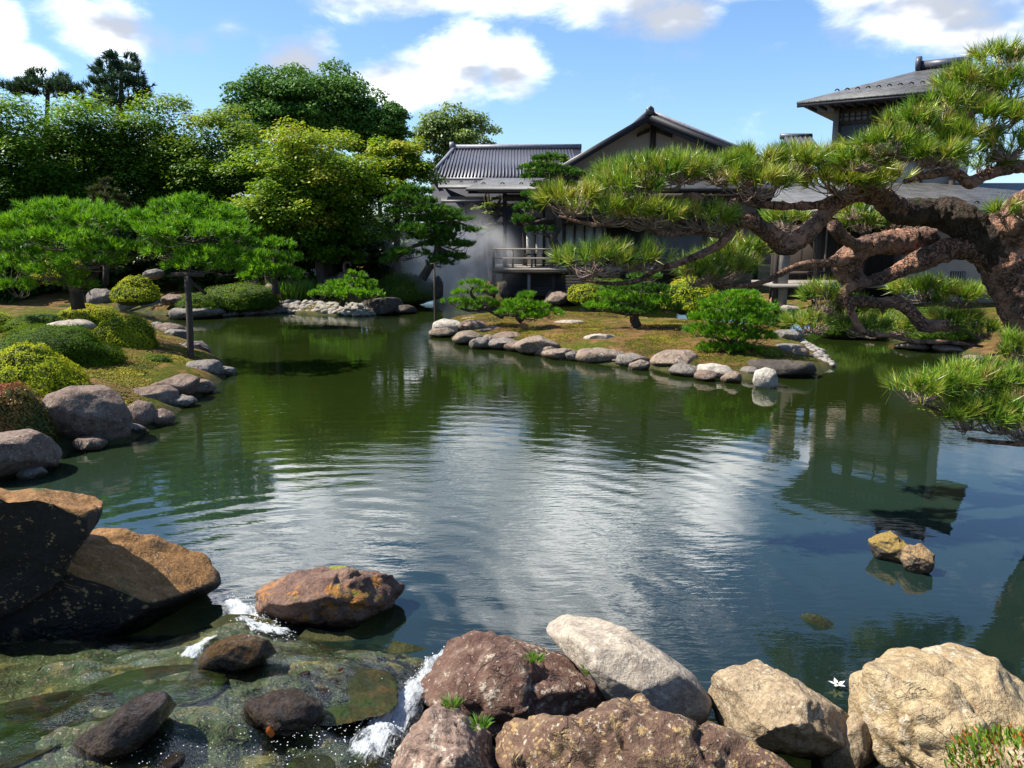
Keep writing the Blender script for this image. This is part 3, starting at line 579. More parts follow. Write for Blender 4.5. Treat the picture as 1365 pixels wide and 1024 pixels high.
boulder('grey stone on the back right edge of the island behind the bushy pine', 1048, 450, 24, 10, M['r_grey'], 110, Y=17.6, group=G3, D=.4)
# far shore on the right
G4 = 'stones along the far shore by the hall'
boulder('tan boulder at the waterline under the veranda', 743, 396, 19, 11, M['r_warm'], 111, group=G4, D=.6)
boulder('small grey stone right of the tan boulder under the veranda', 785, 400, 11, 7, M['r_grey'], 112, group=G4)
boulder('orange stone left of the two under the veranda corner', 652, 384, 10, 9, M['r_orange'], 113, Y=27.6, group=G4)
boulder('red brown stone right of the two under the veranda corner', 672, 385, 11, 11, M['r_dark'], 114, Y=27.5, group=G4)
boulder('upright brown stone behind the bushy island pine', 922, 414, 12, 13, M['r_warm'], 115, Y=22.5, group=G4)
boulder('pale block below the right wing steps', 1052, 412, 14, 6, M['r_pale'], 116, Y=22.0, group=G4)
boulder('second pale step stone nearer the pond below the right wing', 1062, 424, 13, 6, M['r_pale'], 117, Y=20.6, group=G4)
boulder('orange sided stone holding up the terrace of the right wing', 1036, 402, 10, 12, M['r_orange'], 118, Y=22.4, group=G4)
boulder('small pale stone in the shallows behind the bushy pine', 1028, 428, 11, 5, M['r_pale'], 119, Y=20.0, group=G4)
boulder('reddish stone at the foot of the old pine', 1300, 434, 10, 5, M['r_warm'], 120, Y=15.5, group=G4)
for k, (u, v, hw, hh) in enumerate([(1215, 462, 26, 6), (1262, 466, 24, 6), (1160, 450, 22, 5), (1300, 478, 16, 5)]):
    boulder(['flat tan stone at the water below the knotted lower limb', 'flat tan stone left of the old pine trunk at the water', 'low stone at the water under the hanging pine twigs', 'small flat stone close to the old pine trunk at the water'][k], u, v, hw, hh, M['r_warm'], 125 + k, group='flat stones below the old pine')

# cobbles
def cobbles(label, group, mt, spots, size, seed):
    rg = np.random.default_rng(seed); V, T = ico(3); protos = []
    for k in range(4):
        W_ = V * np.array([1.25, .9, .62]) * (1 + .16 * fbm(V * 1.2 + 9 * k, seed + k, 3))[:, None]
        o = mesh('cobble', W_, [T], mt, smooth=True); protos.append(o)
    for k, (x, y, z) in enumerate(spots):
        o = protos[k] if k < 4 else protos[k % 4].copy()
        if k >= 4: COL.objects.link(o)
        s = size * rg.uniform(.65, 1.25); o.scale = (s, s, s); o.location = (x, y, z)
        o.rotation_euler = (rg.uniform(-.4, .4), rg.uniform(-.4, .4), rg.uniform(0, 6.28)); tag(o, label, 'cobble', group)
def band(u0, v0, u1, v1, n, rows, seed, dz=.05, rise=.07):
    rg = np.random.default_rng(seed); o = []
    for r in range(rows):
        for k in range(n):
            t = (k + .5 * (r % 2) + rg.uniform(-.25, .25)) / n
            p = on(u0 + (u1 - u0) * t, v0 + (v1 - v0) * t - 4 * sin(pi * t) * 0, 0)
            d = .13 * r + rg.uniform(-.03, .03)
            o.append((p[0], p[1] + d * 1.6, rise * r + dz + rg.uniform(-.02, .02)))
    return o
cobbles('pale cobble edging the small islet with the low pine', 'cobbles of the small islet', M['cobble'], band(386, 417, 480, 421.5, 17, 4, 1) + band(478, 421.5, 512, 419, 6, 3, 2), .125, 5)
cobbles('grey cobble on the spit of the far left shore', 'cobbles of the far left spit', M['cobble_g'], band(300, 422, 388, 416, 16, 4, 3), .12, 6)
cobbles('pale cobble on the right end of the moss island', 'cobbles of the moss island', M['cobble'], [tuple(np.r_[on(u, v, 0)[:2], 0] + np.array([0, 0, z])) for u, v, z in
    [(1109 - 3.6 * j - 5.2 * i + 2.4 * (j % 2), 489 - 3.7 * j - .8 * i, .03 + .028 * i) for j in range(7) for i in range(5)] if True], .085, 7)

# ------------------------------------------------------------------ foliage builders
def needles(tufts, dirs, nper, L, wd, spread, rng, stem=.05):
    n = len(tufts); B = np.repeat(tufts, nper, 0); D = np.repeat(dirs, nper, 0)
    d = nrm(D + rng.normal(size=B.shape) * spread); B = B + D * (rng.random((len(B), 1)) * stem)
    side = nrm(np.cross(d, rng.normal(size=B.shape))) * wd
    l = L * rng.uniform(.75, 1.15, (len(B), 1))
    V = np.stack([B - side, B + side, B + d * l], 1).reshape(-1, 3)
    return V, np.arange(len(B) * 3).reshape(-1, 3)
def pad_points(c, a, d, b, n, rng, low=-.25, seed=0, clus=.85):
    p = nrm(rng.normal(size=(n * 3, 3))); p = p[p[:, 2] > low][:n]
    r = (rng.random((len(p), 1)) ** .45); r = .45 + .55 * r
    m_ = max(3, int(len(p) / 6)); ci = rng.integers(0, m_, len(p)); k_ = rng.random(len(p)) < clus
    cr_ = rng.uniform(.10, .26, m_)[ci]; p = np.where(k_[:, None], nrm(p[ci] + rng.normal(size=p.shape) * cr_[:, None]), p); r = np.where(k_[:, None], r[ci] + rng.normal(size=(len(p), 1)) * .05, r)
    lump = 1 + .22 * fbm(p * 2.2 + seed * 1.7, seed, 3)[:, None]
    q = p * r * lump; q[:, 2] = np.where(q[:, 2] < 0, q[:, 2] * .8, q[:, 2])
    return c + q * np.array([a, d, b]), p
def pine(name, label, Y, limbs, pads, mt, bark, group=None, base=None, nper=18, L=.09, wd=.004, dens=120, twigs=True, seed=0, k=8, lump=.12, spread=.42, depth=.8, upw=.75, tmat=None, barks=None, padmats=None, twn=9, low=-.25, clus=.85, near=1.0):
    Y = Y * near; sc = lambda y: y * near if y > 7 else y
    limbs = [[p[:3] + ((sc(p[3]),) if len(p) > 3 else ()) for p in lm] for lm in limbs]; pads = [p[:4] + ((sc(p[4]),) if len(p) > 4 else ()) for p in pads]
    rng = np.random.default_rng(seed + 100)
    P0 = limbs[0][0]; loc = at(P0[0], P0[1], P0[3] if len(P0) > 3 else Y) if base is None else np.array(base)
    root = empty(name, loc, label, 'tree', group)
    for i_, lm in enumerate(limbs):
        Pw = np.array([at(p[0], p[1], p[3] if len(p) > 3 else Y) for p in lm])
        hero = name == 'old_pine' and i_ < 4; Rw = (.76 if hero else 1.0) * np.array([p[2] * pxm(p[1], p[3] if len(p) > 3 else Y) for p in lm])
        gm = Geo().tube(Pw, Rw, k if Rw.max() > .05 else 6, (20 if k > 20 else 5) if Rw.max() > .05 else 3, lump if Rw.max() > .03 else 0, seed + i_)
        gm.build('trunk' if i_ == 0 else 'branch', (barks or {}).get(i_, bark), root, True)
    for i_, pd in enumerate(pads):
        u, v, hw, hh = pd[:4]; y = pd[4] if len(pd) > 4 else Y
        c = at(u, v, y); s = pxm(v, y); a_, b_ = hw * s, hh * s; d_ = max(a_ * depth, b_ * .8)
        area = a_ * d_ * pi + 2 * (a_ + d_) * b_
        n = max(12, int(dens * area))
        tp, nn = pad_points(c, a_ * .93, d_, b_ * .85, n, rng, low, seed=seed * 31 + i_, clus=clus)
        td = nrm(nn * np.array([.75, .75, .35]) + np.array([0, 0, upw]) + rng.normal(size=nn.shape) * .22)
        V, T = needles(tp, td, nper, L, wd, spread, rng, L * .5)
        tuft_t = np.clip(rng.normal(.45, .27, n := len(tp)), 0, 1)
        tt = np.clip(np.repeat(tuft_t, nper) + rng.normal(0, .20, len(T)), 0, 1)
        mesh('needle_pad', V, [T], (padmats or {}).get(i_, mt), root, tint=tt)
        if twigs:
            gm = Geo(); hub = c + np.array([rng.uniform(-.2, .2) * a_, 0, -b_ * .55])
            for w in range(twn):
                t = tp[rng.integers(len(tp))]; mid = hub * .45 + t * .55 + np.array([0, 0, -b_ * .35]) + rng.normal(size=3) * .07 * a_
                r0 = max(.004, min(.018, a_ * .02)); gm.tube([hub, mid, t], [r0, r0 * .7, r0 * .35], 5, 3)
            gm.build('twigs', tmat or M['twig'], root, True)
    return root
def leaves(P, Nn, L, Wd, rng):
    n = len(P); t = nrm(np.cross(Nn, rng.normal(size=(n, 3)))); b = np.cross(Nn, t); l = L * rng.uniform(.7, 1.25, (n, 1))
    V = np.stack([P - t * l * .5, P + b * l * Wd * .5, P + t * l * .5, P - b * l * Wd * .5], 1).reshape(-1, 3)
    return V, np.arange(n * 4).reshape(-1, 4)
def broadleaf(name, label, u, v, hw, hh, Y, mt, nb, nl, ls, seed, group=None, flat=.62, depth=.85, bark=None, layer=1.0, ytint=0.0, br=.26, Z0=None):
    rng = np.random.default_rng(seed); c = at(u, v, Y); s = pxm(v, Y); R = np.array([hw * s, hw * s * depth, hh * s])
    g0 = gz(c[0], Y) if Z0 is None else Z0; root = empty(name, (c[0], Y, g0), label, 'tree', group)
    d = nrm(rng.normal(size=(nb, 3))); d[:, 1] = np.where(rng.random(nb) < .62, -np.abs(d[:, 1]), d[:, 1])
    r = rng.uniform(.3, .92, (nb, 1)); B = c + d * r * R; br_ = br * rng.uniform(.65, 1.3, nb) * R.min()
    per = np.maximum(1, (nl * br_ ** 2 / (br_ ** 2).sum()).astype(int)); P = []; NN = []; T = []
    for k in range(nb):
        p = nrm(rng.normal(size=(per[k], 3))); keep = p[:, 2] > -.55; p = p[keep]
        rr = rng.uniform(.55, 1.12, (len(p), 1)); lump = 1 + .3 * fbm(p * 2.5 + k * 7.7, seed, 3)[:, None]
        P.append(B[k] + p * rr * lump * br_[k] * np.array([1.35, 1.35, flat * 1.1]))
        NN.append(nrm(p * np.array([.6, .6, .4]) + np.array([0, 0, layer]) + rng.normal(size=p.shape) * .45))
        hgt = np.clip((B[k, 2] - c[2]) / R[2], -1, 1)
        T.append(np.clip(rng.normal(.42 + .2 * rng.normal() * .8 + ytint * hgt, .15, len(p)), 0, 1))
    P = np.concatenate(P); V, Qd = leaves(P, np.concatenate(NN), ls, .62, rng)
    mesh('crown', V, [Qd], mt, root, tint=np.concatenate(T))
    gm = Geo(); fork = np.array([c[0], Y, c[2] - R[2] * .35]); r0 = max(.12, R[0] * .055)
    gm.tube([(c[0] + .1, Y, g0 - .2), (c[0] - .1, Y + .1, (g0 + fork[2]) / 2), fork], [r0 * 1.3, r0, r0 * .8], 8, 4)
    for k in rng.choice(nb, min(nb, 11), False):
        gm.tube([fork - [0, 0, r0], (fork + B[k]) / 2 + rng.normal(size=3) * .2, B[k]], [r0 * .55, r0 * .35, r0 * .12], 6, 3)
    gm.build('trunk', bark or M['dbark'], root, True)
    return root
def mound(name, label, u, v, hw, hh, Y, mt, seed, group=None, ls=.034, dens=4200, depth=.9, spiky=.38, drop=.5, cat='shrub'):
    rng = np.random.default_rng(seed); s = pxm(v, Y); c = at(u, v + hh, Y); a_, b_ = hw * s, 2 * hh * s; R = np.array([a_, a_ * depth, b_])
    root = empty(name, c, label, cat, group); V, T = ico(4)
    V = V.copy(); V[:, 2] = np.where(V[:, 2] < 0, V[:, 2] * drop, V[:, 2])
    sh = lambda d: 1 + .20 * fbm(d * 1.5 + seed, seed, 4) + .05 * fbm(d * 7 + seed, seed + 5, 3)
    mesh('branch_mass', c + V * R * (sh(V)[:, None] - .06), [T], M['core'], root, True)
    n = int(dens * a_ * (a_ + b_) * 3.2); p = nrm(rng.normal(size=(n * 2, 3))); p = p[(p[:, 2] > -.35) & (p[:, 1] < .75)][:n]; p[:, 2] = np.where(p[:, 2] < 0, p[:, 2] * drop, p[:, 2])
    P = c + p * R * sh(p)[:, None] * rng.uniform(.95, 1.03, (len(p), 1)); NN = nrm(p / R * a_ + rng.normal(size=p.shape) * spiky)
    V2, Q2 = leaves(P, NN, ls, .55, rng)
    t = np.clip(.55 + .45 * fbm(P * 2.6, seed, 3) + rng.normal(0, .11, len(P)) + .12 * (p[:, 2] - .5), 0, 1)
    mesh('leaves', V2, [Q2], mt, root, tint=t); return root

# ------------------------------------------------------------------ buildings
def shingle(name, c1, c2, freq=11., bumpd=.012):
    m, q, o = mat(name); co = objco(q); b = q.n('ShaderNodeTexBrick'); b.inputs['Scale'].default_value = 1.0
    b.inputs['Brick Width'].default_value = .38; b.inputs['Row Height'].default_value = .10; b.inputs['Mortar Size'].default_value = .008; b.inputs['Bias'].default_value = 0.0
    b.inputs['Color1'].default_value = (*c1, 1); b.inputs['Color2'].default_value = (*c2, 1); b.inputs['Mortar'].default_value = (*[x * .35 for x in c1], 1)
    q.put(b.inputs['Vector'], co); col = q.mix(q.ramp(q.noise(co, 3, 5), .35, .7), b.outputs[0], q.mix(1.0, b.outputs[0], (.6, .6, .58), 'MULTIPLY'))
    q.put(o.inputs[0], pbsdf(q, col, .55, q.bump(b.outputs[1], -.6, bumpd), .4)); return m
M['shingle'] = shingle('grey_roof_shingle', (.075, .075, .077), (.11, .108, .106))
M['tile'] = plain('grey_roof_tile', (.085, .085, .105), (.05, .05, .065), .42, 14, spec=.4)
M['tile_l'] = plain('pale_ridge_tile', (.20, .20, .22), (.12, .12, .135), .45, 9, spec=.4)
M['wood'] = plain('dark_weathered_wood', (.050, .036, .028), (.03, .022, .018), .75, 5, (1, 1, .12))
M['barge'] = plain('black_stained_wood', (.010, .010, .014), (.006, .006, .009), .6, 5)
M['wood_l'] = plain('grey_weathered_wood', (.25, .22, .19), (.16, .14, .12), .8, 6, (.15, 1, 1))
M['plaster'] = plain('taupe_plaster', (.34, .285, .24), (.30, .25, .21), .9, 2.2)
M['plaster_d'] = plain('grey_plaster', (.23, .215, .22), (.2, .19, .19), .9, 2.5)
M['shoji'] = plain('paper_screen', (.62, .61, .57), (.55, .54, .50), .85, 2.0)
M['lattice'] = plain('lattice_wood', (.10, .092, .085), (.065, .058, .052), .8, 7, (.2, 1, 1))
m, q, o = mat('window_glass'); q.put(o.inputs[0], pbsdf(q, (.42, .43, .45), .03, None, 1.0, .75)); M['glass'] = m
def pbox(u0, u1, v0, v1, Y, dep, g_=None):
    vm = (v0 + v1) / 2
    return (g_ or Geo()).box(X(u0, Y, vm), X(u1, Y, vm), Y, Y + dep, Z(v1, Y), Z(v0, Y))
def slab(pts, th):                     # four top corners, thickness downward
    P = np.array(pts); return Geo().hexa(np.vstack([P - [0, 0, th], P]))

hall = empty('main_hall', (X(860, 31), 31, 0), 'dark timber hall with a taupe gable and a veranda over the pond', 'building')
YG = 30.5
pk = at(866, 151, YG); le = at(736, 227, YG); re = at(1072, 236, YG)
bk = np.array([0, 13.0, 0])
slab([le, pk, pk + bk, le + bk], .20).build('roof', M['tile'], hall)
slab([pk, re, re + bk, pk + bk], .20).build('roof', M['tile'], hall)
for a_, b_ in ((le, pk), (pk, re)):
    d_ = np.array([0, .07, 0]); o1 = np.array([0, -.075, -.02]); dn = np.array([0, 0, -.25])
    Geo().hexa([a_ + o1 + dn, b_ + o1 + dn, b_ + o1 + dn + d_, a_ + o1 + dn + d_, a_ + o1, b_ + o1, b_ + o1 + d_, a_ + o1 + d_]).build('bargeboard', M['barge'], hall)
gm = Geo()
for t in (.0, .16): gm.tube([pk + [0, .05 + t, .08], re + [0, .05 + t, .08]], [.075, .075], 8, 1)
gm.build('verge_tiles', M['tile_l'], hall, True)
gm = Geo(); gm.tube([pk + [0, -.05, .06], pk + [0, 12.8, .06]], [.11, .11], 12, 1); gm.tube([pk + [0, -.12, .08], pk + [0, -.02, .08]], [.15, .15], 14, 1); gm.tube([pk + [0, -.15, .17], pk + [0, 0, .17]], [.07, .07], 10, 1)
gm.build('ridge_cap', M['tile'], hall, True)
yw = 31.5; zt = Z(237, yw)
wl_ = [at(750, 237, yw), at(1060, 237, yw), at(1056, 231, yw), at(868, 160, yw), at(752, 228, yw)]
P = np.array(wl_); n_ = len(P); V = np.vstack([P, P + [0, .2, 0]])
mesh('gable_wall', V, [[[0, 1, 2, 3], [5, 8, 7, 6]], [[0, 3, 4], [5, 9, 8]]], M['plaster'], hall)
pbox(867, 874, 160, 229, yw - .08, .08).build('king_post', M['wood'], hall)
for (u0, v0, u1, v1) in ((850, 178, 866, 171), (875, 171, 896, 179)):
    A, B = at(u0, v0, yw - .15), at(u1, v1, yw - .15); Geo().hexa([A + [0, 0, -.12], B + [0, 0, -.12], B + [0, .12, -.12], A + [0, .12, -.12], A, B, B + [0, .12, 0], A + [0, .12, 0]]).build('brace', M['wood'], hall)
pbox(748, 1060, 229, 239, yw - .05, .05).build('tie_beam', M['wood'], hall)
# lean-to roof
slab([at(621, 251, 28), at(1075, 251, 28), at(1075, 237.5, 31.45), at(648, 237.5, 31.45)], .10).build('lean_to_roof', M['shingle'], hall)
pbox(624, 1075, 252, 258, 28.12, .12).build('eave_fascia', M['barge'], hall)
def guards(A, B, n, parent, up=.05):
    for k in range(n):
        p = A + (B - A) * ((k + .5) / n); th = np.linspace(0, pi, 7)
        Geo().tube(np.c_[p[0] + .06 * np.cos(th), np.full(7, p[1]), p[2] + .055 * np.sin(th) + up - .03], np.full(7, .02), 5, 1).build('snow_guard', M['wood'], parent, True)
guards(at(632, 246.5, 29.0), at(1060, 246.5, 29.0), 17, hall)
pbox(670, 1060, 259, 268, 28.62, .14).build('eave_beam', M['wood'], hall)
for u, y, w in ((673, 28.6, 2.6), (699, 30.0, 2.6), (725, 30.0, 1.6), (752, 30.0, 2.2), (805, 28.6, 2.6), (868, 30.0, 2.6), (940, 28.6, 2.6), (1010, 30, 2.6)):
    pbox(u - w, u + w, 258, 393, y + .2, .17).build('post', M['wood'], hall)
pbox(697, 1040, 290, 300, 30.1, .10).build('lintel', M['wood'], hall)
pbox(697, 1040, 252, 290, 31.3, .15).build('upper_wall', M['plaster_d'], hall)
for k in range(12):
    u0 = 700 + k * 13.2; light = u0 < 795
    p = pbox(u0, u0 + 12.6, 300, 352, 31.2 + .03 * (k % 2), .05).build('sliding_screen', M['shoji'] if light else M['wood'], hall)
    pbox(u0 - .5, u0 + .9, 300, 352, 31.1, .06).build('screen_stile', M['wood'], p)
pbox(858, 1045, 300, 352, 31.25, .1).build('side_wall', M['plaster_d'], hall)
# veranda deck
yd = 28.0
dk = Geo().box(X(656, yd, 357), X(1000, yd, 357), yd, 31.4, Z(357.5, yd) - .1, Z(357.5, yd)); dk.build('veranda_floor', M['wood_l'], hall)
pbox(656, 1000, 359.5, 365, yd + .03, .15).build('floor_beam', M['wood'], hall)
for u in (658.5, 672, 705, 738, 800, 870): pbox(u - 2, u + 2, 365, 400, yd + .15, .14).build('stilt', M['wood_l'] if u == 705 else M['wood'], hall)
gm = Geo()
for k in range(14): pbox(675, 905, 367 + k * 2.0, 368.1 + k * 2.0, yd + .6, .05, gm)
gm.build('under_floor_lattice', M['lattice'], hall)
Geo().box(X(676, 29, 380), X(905, 29, 380), 29.2, 29.3, -.3, Z(366, 29.2)).build('foundation_wall', M['wood'], hall)
rl = empty('railing', (X(657, yd), yd, Z(357, yd)), None, None); rl.parent = hall; rl.location = rl.location - hall.location
for v0, v1 in ((331, 333.2), (343.5, 345.5)):
    pbox(656, 900, v0, v1, yd + .05, .08).build('rail', M['wood_l'], rl)
    Geo().box(X(657, yd, v0), X(659, yd, v0), yd + .14, 31.0, Z(v1, yd), Z(v0, yd)).build('rail', M['wood_l'], rl)
for u in (658, 683.5, 709, 735, 760, 790, 830): pbox(u - 1.4, u + 1.4, 333.5, 357.3, yd + .055, .07).build('baluster', M['wood_l'], rl)
for dy in (.9, 1.9, 2.8): Geo().box(X(657.2, yd), X(658.8, yd), yd + dy, yd + dy + .07, Z(357.3, yd), Z(333.4, yd)).build('baluster', M['wood_l'], rl)
for u in (708, 730):
    st = empty('wooden_stool', at(u, 355, 29.6), 'dark wooden stool on the veranda ' + ('left of' if u == 708 else 'right of') + ' the other stool', 'stool', 'stools on the veranda')
    z0 = Z(357.5, yd); x0 = X(u, 29.6, 340)
    Geo().box(x0 - .2, x0 + .2, 29.4, 29.8, z0 + .40, z0 + .45).build('seat', M['wood'], st)
    for sx in (-1, 1):
        for sy in (-1, 1): Geo().box(x0 + sx * .16 - .025, x0 + sx * .16 + .025, 29.6 + sy * .16 - .025, 29.6 + sy * .16 + .025, z0, z0 + .40).build('leg', M['wood'], st)

# tiled hall behind
M['dim_wall'] = plain('dim_wood_wall', (.060, .060, .075), (.045, .044, .055), .85, 2.5)
th_ = empty('tiled_hall', (X(660, 36), 36, 0), 'long hall with a ribbed grey tile roof behind the misty corner', 'building')
ye, yr = 35.0, 40.0; A = at(572, 237, ye); B = at(775, 237, ye); Cc = at(775, 198.5, yr); Dd = at(605, 199.5, yr)
gm = Geo(); P = np.array([A, B, Cc, Dd]); gm.hexa(np.vstack([P - [0, 0, .14], P]))
hipb = np.array([A[0], yr + 4, A[2]]); gm.add(np.array([A, Dd, hipb]), T=[[0, 1, 2]])
nr = 44
for k in range(nr):
    x = A[0] + (B[0] - A[0]) * (k + .5) / nr; t = min(1.0, (x - A[0]) / max(1e-6, Dd[0] - A[0]))
    gm.tube([(x, ye - .03, A[2] + .03), (x, ye + (yr - ye) * t, A[2] + (Dd[2] - A[2]) * t + .02)], [.034, .034], 6, 1)
gm.build('tile_roof', M['tile'], th_, True)
gm = Geo(); gm.tube([Dd + [-.15, 0, .10], Cc + [0, 0, .10]], [.13, .13], 8, 1); gm.tube([Dd + [-.2, 0, .16], Dd + [0, 0, .16]], [.2, .2], 8, 1); gm.tube([Dd + [0, 0, .05], A + [0, 0, .06]], [.09, .07], 8, 1)
gm.build('ridge_cap', M['tile_l'], th_, True)
slab([at(584, 249, 33.8), at(735, 249, 33.8), at(735, 239, 35.2), at(584, 239, 35.2)], .08).build('lower_roof', M['shingle'], th_)
guards(at(586, 244, 34.3), at(720, 244, 34.3), 7, th_)
slab([at(588, 267.5, 33.6), at(650, 267.5, 33.6), at(650, 262, 34.7), at(588, 262, 34.7)], .08).build('lower_roof', M['shingle'], th_)
pbox(576, 760, 238, 402, 35.3, .2).build('wall', M['dim_wall'], th_)
for u in (592, 618, 645): pbox(u - 1.6, u + 1.6, 268, 402, 35.2, .1).build('post', M['wood'], th_)
pbox(578, 700, 296, 300, 35.2, .09).build('rail_beam', M['wood'], th_)

# tower
tl = np.array(at(1062, 136, 26.0)); tr_ = np.array(at(1330, 109, 23.0)); tr_[2] = tl[2]
d_ = tr_ - tl; Lf = np.linalg.norm(d_); d_ /= Lf; n_ = np.array([-d_[1], d_[0], 0])
tow = empty('tower', tuple(tl[:2]) + (0,), 'upper storey with a low hipped shingle roof above the old pine', 'building')
DP = 5.6; ridz = Z(91, 26.4)
def tp(s_, t_, z): return tl + d_ * s_ + n_ * t_ + np.array([0, 0, z - tl[2]])
e = [tp(0, 0, tl[2]), tp(Lf, 0, tl[2]), tp(Lf, DP, tl[2]), tp(0, DP, tl[2])]; r1, r2 = tp(3.0, 2.8, ridz), tp(4.25, 2.8, ridz)
P = np.array(e + [r1, r2]); Pb = P - [0, 0, .06]
mesh('hipped_roof', np.vstack([P, Pb[:4]]), [[[0, 1, 5, 4], [2, 3, 4, 5], [0, 6, 7, 1], [1, 7, 8, 2], [2, 8, 9, 3], [3, 9, 6, 0], [6, 9, 8, 7]], [[1, 2, 5], [3, 0, 4]]], M['shingle'], tow)
gm = Geo(); gm.tube([r1 + [0, 0, .12], r2 + [0, 0, .12]], [.14, .14], 10, 1)
for a_, s_ in ((r1, -1), (r2, 1)): gm.tube([a_ + d_ * .0 + [0, 0, .17], a_ + d_ * s_ * .14 + [0, 0, .17]], [.24, .24], 12, 1)
gm.build('ridge_cap', M['tile'], tow, True)
guards(tp(.9, .55, tl[2] + .28), tp(Lf - .9, .55, tl[2] + .28), 12, tow, .05)
def tbox(s0, s1, t0, t1, z0, z1): return Geo().hexa([tp(s0, t0, z0), tp(s1, t0, z0), tp(s1, t1, z0), tp(s0, t1, z0), tp(s0, t0, z1), tp(s1, t0, z1), tp(s1, t1, z1), tp(s0, t1, z1)])
zt = tl[2] - .09
tbox(.01, Lf - .01, .01, .10, zt - .07, zt + .028).build('eave_fascia', M['barge'], tow)
for k in range(16): tbox(.35 + k * (Lf - .7) / 15 - .03, .35 + k * (Lf - .7) / 15 + .03, .15, 1.0, zt - .12, zt - .03).build('rafter', M['wood'], tow)
tbox(.95, Lf - .95, 1.10, DP - .9, .4, zt).build('wall', M['plaster'], tow)
for s_ in (.9, 2.0, 3.4, Lf - 1.05): tbox(s_, s_ + .16, .93, 1.09, .4, zt).build('corner_post', M['wood_l'] if s_ == .9 else M['wood'], tow)
tbox(1.07, Lf - 1.1, 1.02, 1.09, zt - .20, zt - .02).build('eave_beam', M['wood'], tow)
tbox(1.07, Lf - 1.1, 1.00, 1.07, zt - .56, zt - .46).build('lintel', M['wood'], tow)
tr1 = tbox(1.07, Lf - 1.1, 1.05, 1.09, zt - .46, zt - .20); tr1.build('transom', M['plaster_d'], tow)
for k in range(18): tbox(1.15 + k * .18, 1.18 + k * .18, 1.01, 1.045, zt - .46, zt - .20).build('transom_bar', M['wood'], tow)
tbox(1.07, Lf - 1.1, 1.012, 1.043, zt - .35, zt - .32).build('transom_bar', M['wood'], tow)
w_ = tbox(1.07, Lf - 1.1, 1.06, 1.095, zt - 1.6, zt - .56).build('window', M['glass'], tow)
for s_ in (1.95, 2.9): tbox(s_, s_ + .05, 1.0, 1.055, zt - 1.6, zt - .56).build('window_frame', M['wood'], w_)
tbox(1.07, Lf - 1.1, .98, 1.09, zt - 1.75, zt - 1.6).build('sill', M['wood'], tow)

# small tiled roof end left of the tower
sr_ = empty('tiled_porch', at(1076, 200, 27.5), 'small tiled roof end peeping over the pine left of the tower', 'building')
gm = Geo(); a0, b0 = at(1054, 202, 27), at(1094, 202, 27); up_ = np.array([.25, 1.6, .55])
gm.hexa([a0 - [0, 0, .1], b0 - [0, 0, .1], b0 + up_ - [0, 0, .1], a0 + up_ - [0, 0, .1], a0, b0, b0 + up_, a0 + up_])
for k in range(6):
    p = a0 + (b0 - a0) * (k + .5) / 6 + [0, 0, .05]; gm.tube([p, p + up_], [.075, .075], 8, 1)
gm.build('tile_roof', M['tile'], sr_, True)
Geo().tube([a0 + up_ + [-.1, 0, .1], b0 + up_ + [0, 0, .1]], [.1, .1], 8, 1).build('ridge_cap', M['tile'], sr_, True)
Geo().box(a0[0] + .3, b0[0], 27.6, 28.2, 3.0, a0[2] + .1).build('wall', M['plaster'], sr_)

# right wing
rw = empty('right_wing', (X(1200, 22), 22, .4), 'low wing with a grey shingle roof and open veranda behind the old pine', 'building')
slab([at(1022, 280, 21), at(1480, 280, 21), at(1480, 244, 24.6), at(1040, 244, 24.6)], .10).build('shingle_roof', M['shingle'], rw)
guards(at(1030, 272, 21.7), at(1470, 272, 21.7), 17, rw)
pbox(1024, 1480, 281, 288, 21.12, .1).build('eave_fascia', M['wood'], rw)
pbox(1022, 1480, 288, 300, 22.4, .15).build('wall_plate', M['wood'], rw)
pbox(1200, 1480, 298, 412, 22.45, .2).build('plaster_wall', M['plaster'], rw)
wn = pbox(1267, 1286, 362, 384, 22.40, .04).build('lattice_window', M['wood'], rw)
for k in range(6): pbox(1268.2 + k * 3.1, 1269.6 + k * 3.1, 362.5, 383.5, 22.36, .035).build('lattice_bar', M['wood_l'], wn)
pbox(1030, 1200, 290, 400, 24.3, .15).build('dark_back_wall', M['wood'], rw)
for u, w in ((1037, 3), (1045.5, 7), (1091, 2.5), (1150, 3), (1198, 3)): pbox(u - w, u + w, 282, 408, 22.2, .16).build('post', M['wood_l'] if w == 7 else M['wood'], rw)
pbox(1030, 1200, 379, 384, 22.0, 2.0).build('veranda_floor', M['wood_l'], rw)
pbox(1050, 1120, 362, 366, 22.7, .1).build('bench_rail', M['wood'], rw)
for k in range(9): pbox(1052 + k * 16, 1053.5 + k * 16, 300, 379, 24.1, .06).build('screen_stile', M['wood_l'] if k % 3 == 0 else M['wood'], rw)

# ------------------------------------------------------------------ backdrop trees
GB = 'maples along the left backdrop'
for (u, v, hw, hh, Y, mt, nb, nl, sd, lab) in [
    (20, 222, 88, 104, 30, 'maple_d', 62, 42000, 1, 'dark green maple at the left edge of the backdrop'),
    (120, 218, 90, 98, 32, 'maple_d', 62, 42000, 2, 'broad dark green maple under the tall conifer'),
    (210, 218, 84, 94, 33, 'maple_m', 58, 40000, 3, 'mid green maple between the tall conifer and the sky gap'),
    (300, 232, 76, 84, 32, 'maple_m', 54, 36000, 4, 'yellow tipped maple left of the big yellow green maple')]:
    broadleaf('maple_tree', lab, u, v, hw, hh, Y, M[mt], nb, nl, .13, sd, GB, ytint=.22, layer=1.3, br=.30)
broadleaf('maple_tree', 'large yellow green maple with orange tips in the centre left', 425, 258, 116, 94, 28, M['maple_y'], 90, 54000, .12, 5, 'yellow green maples', ytint=.25, layer=1.3, br=.22)
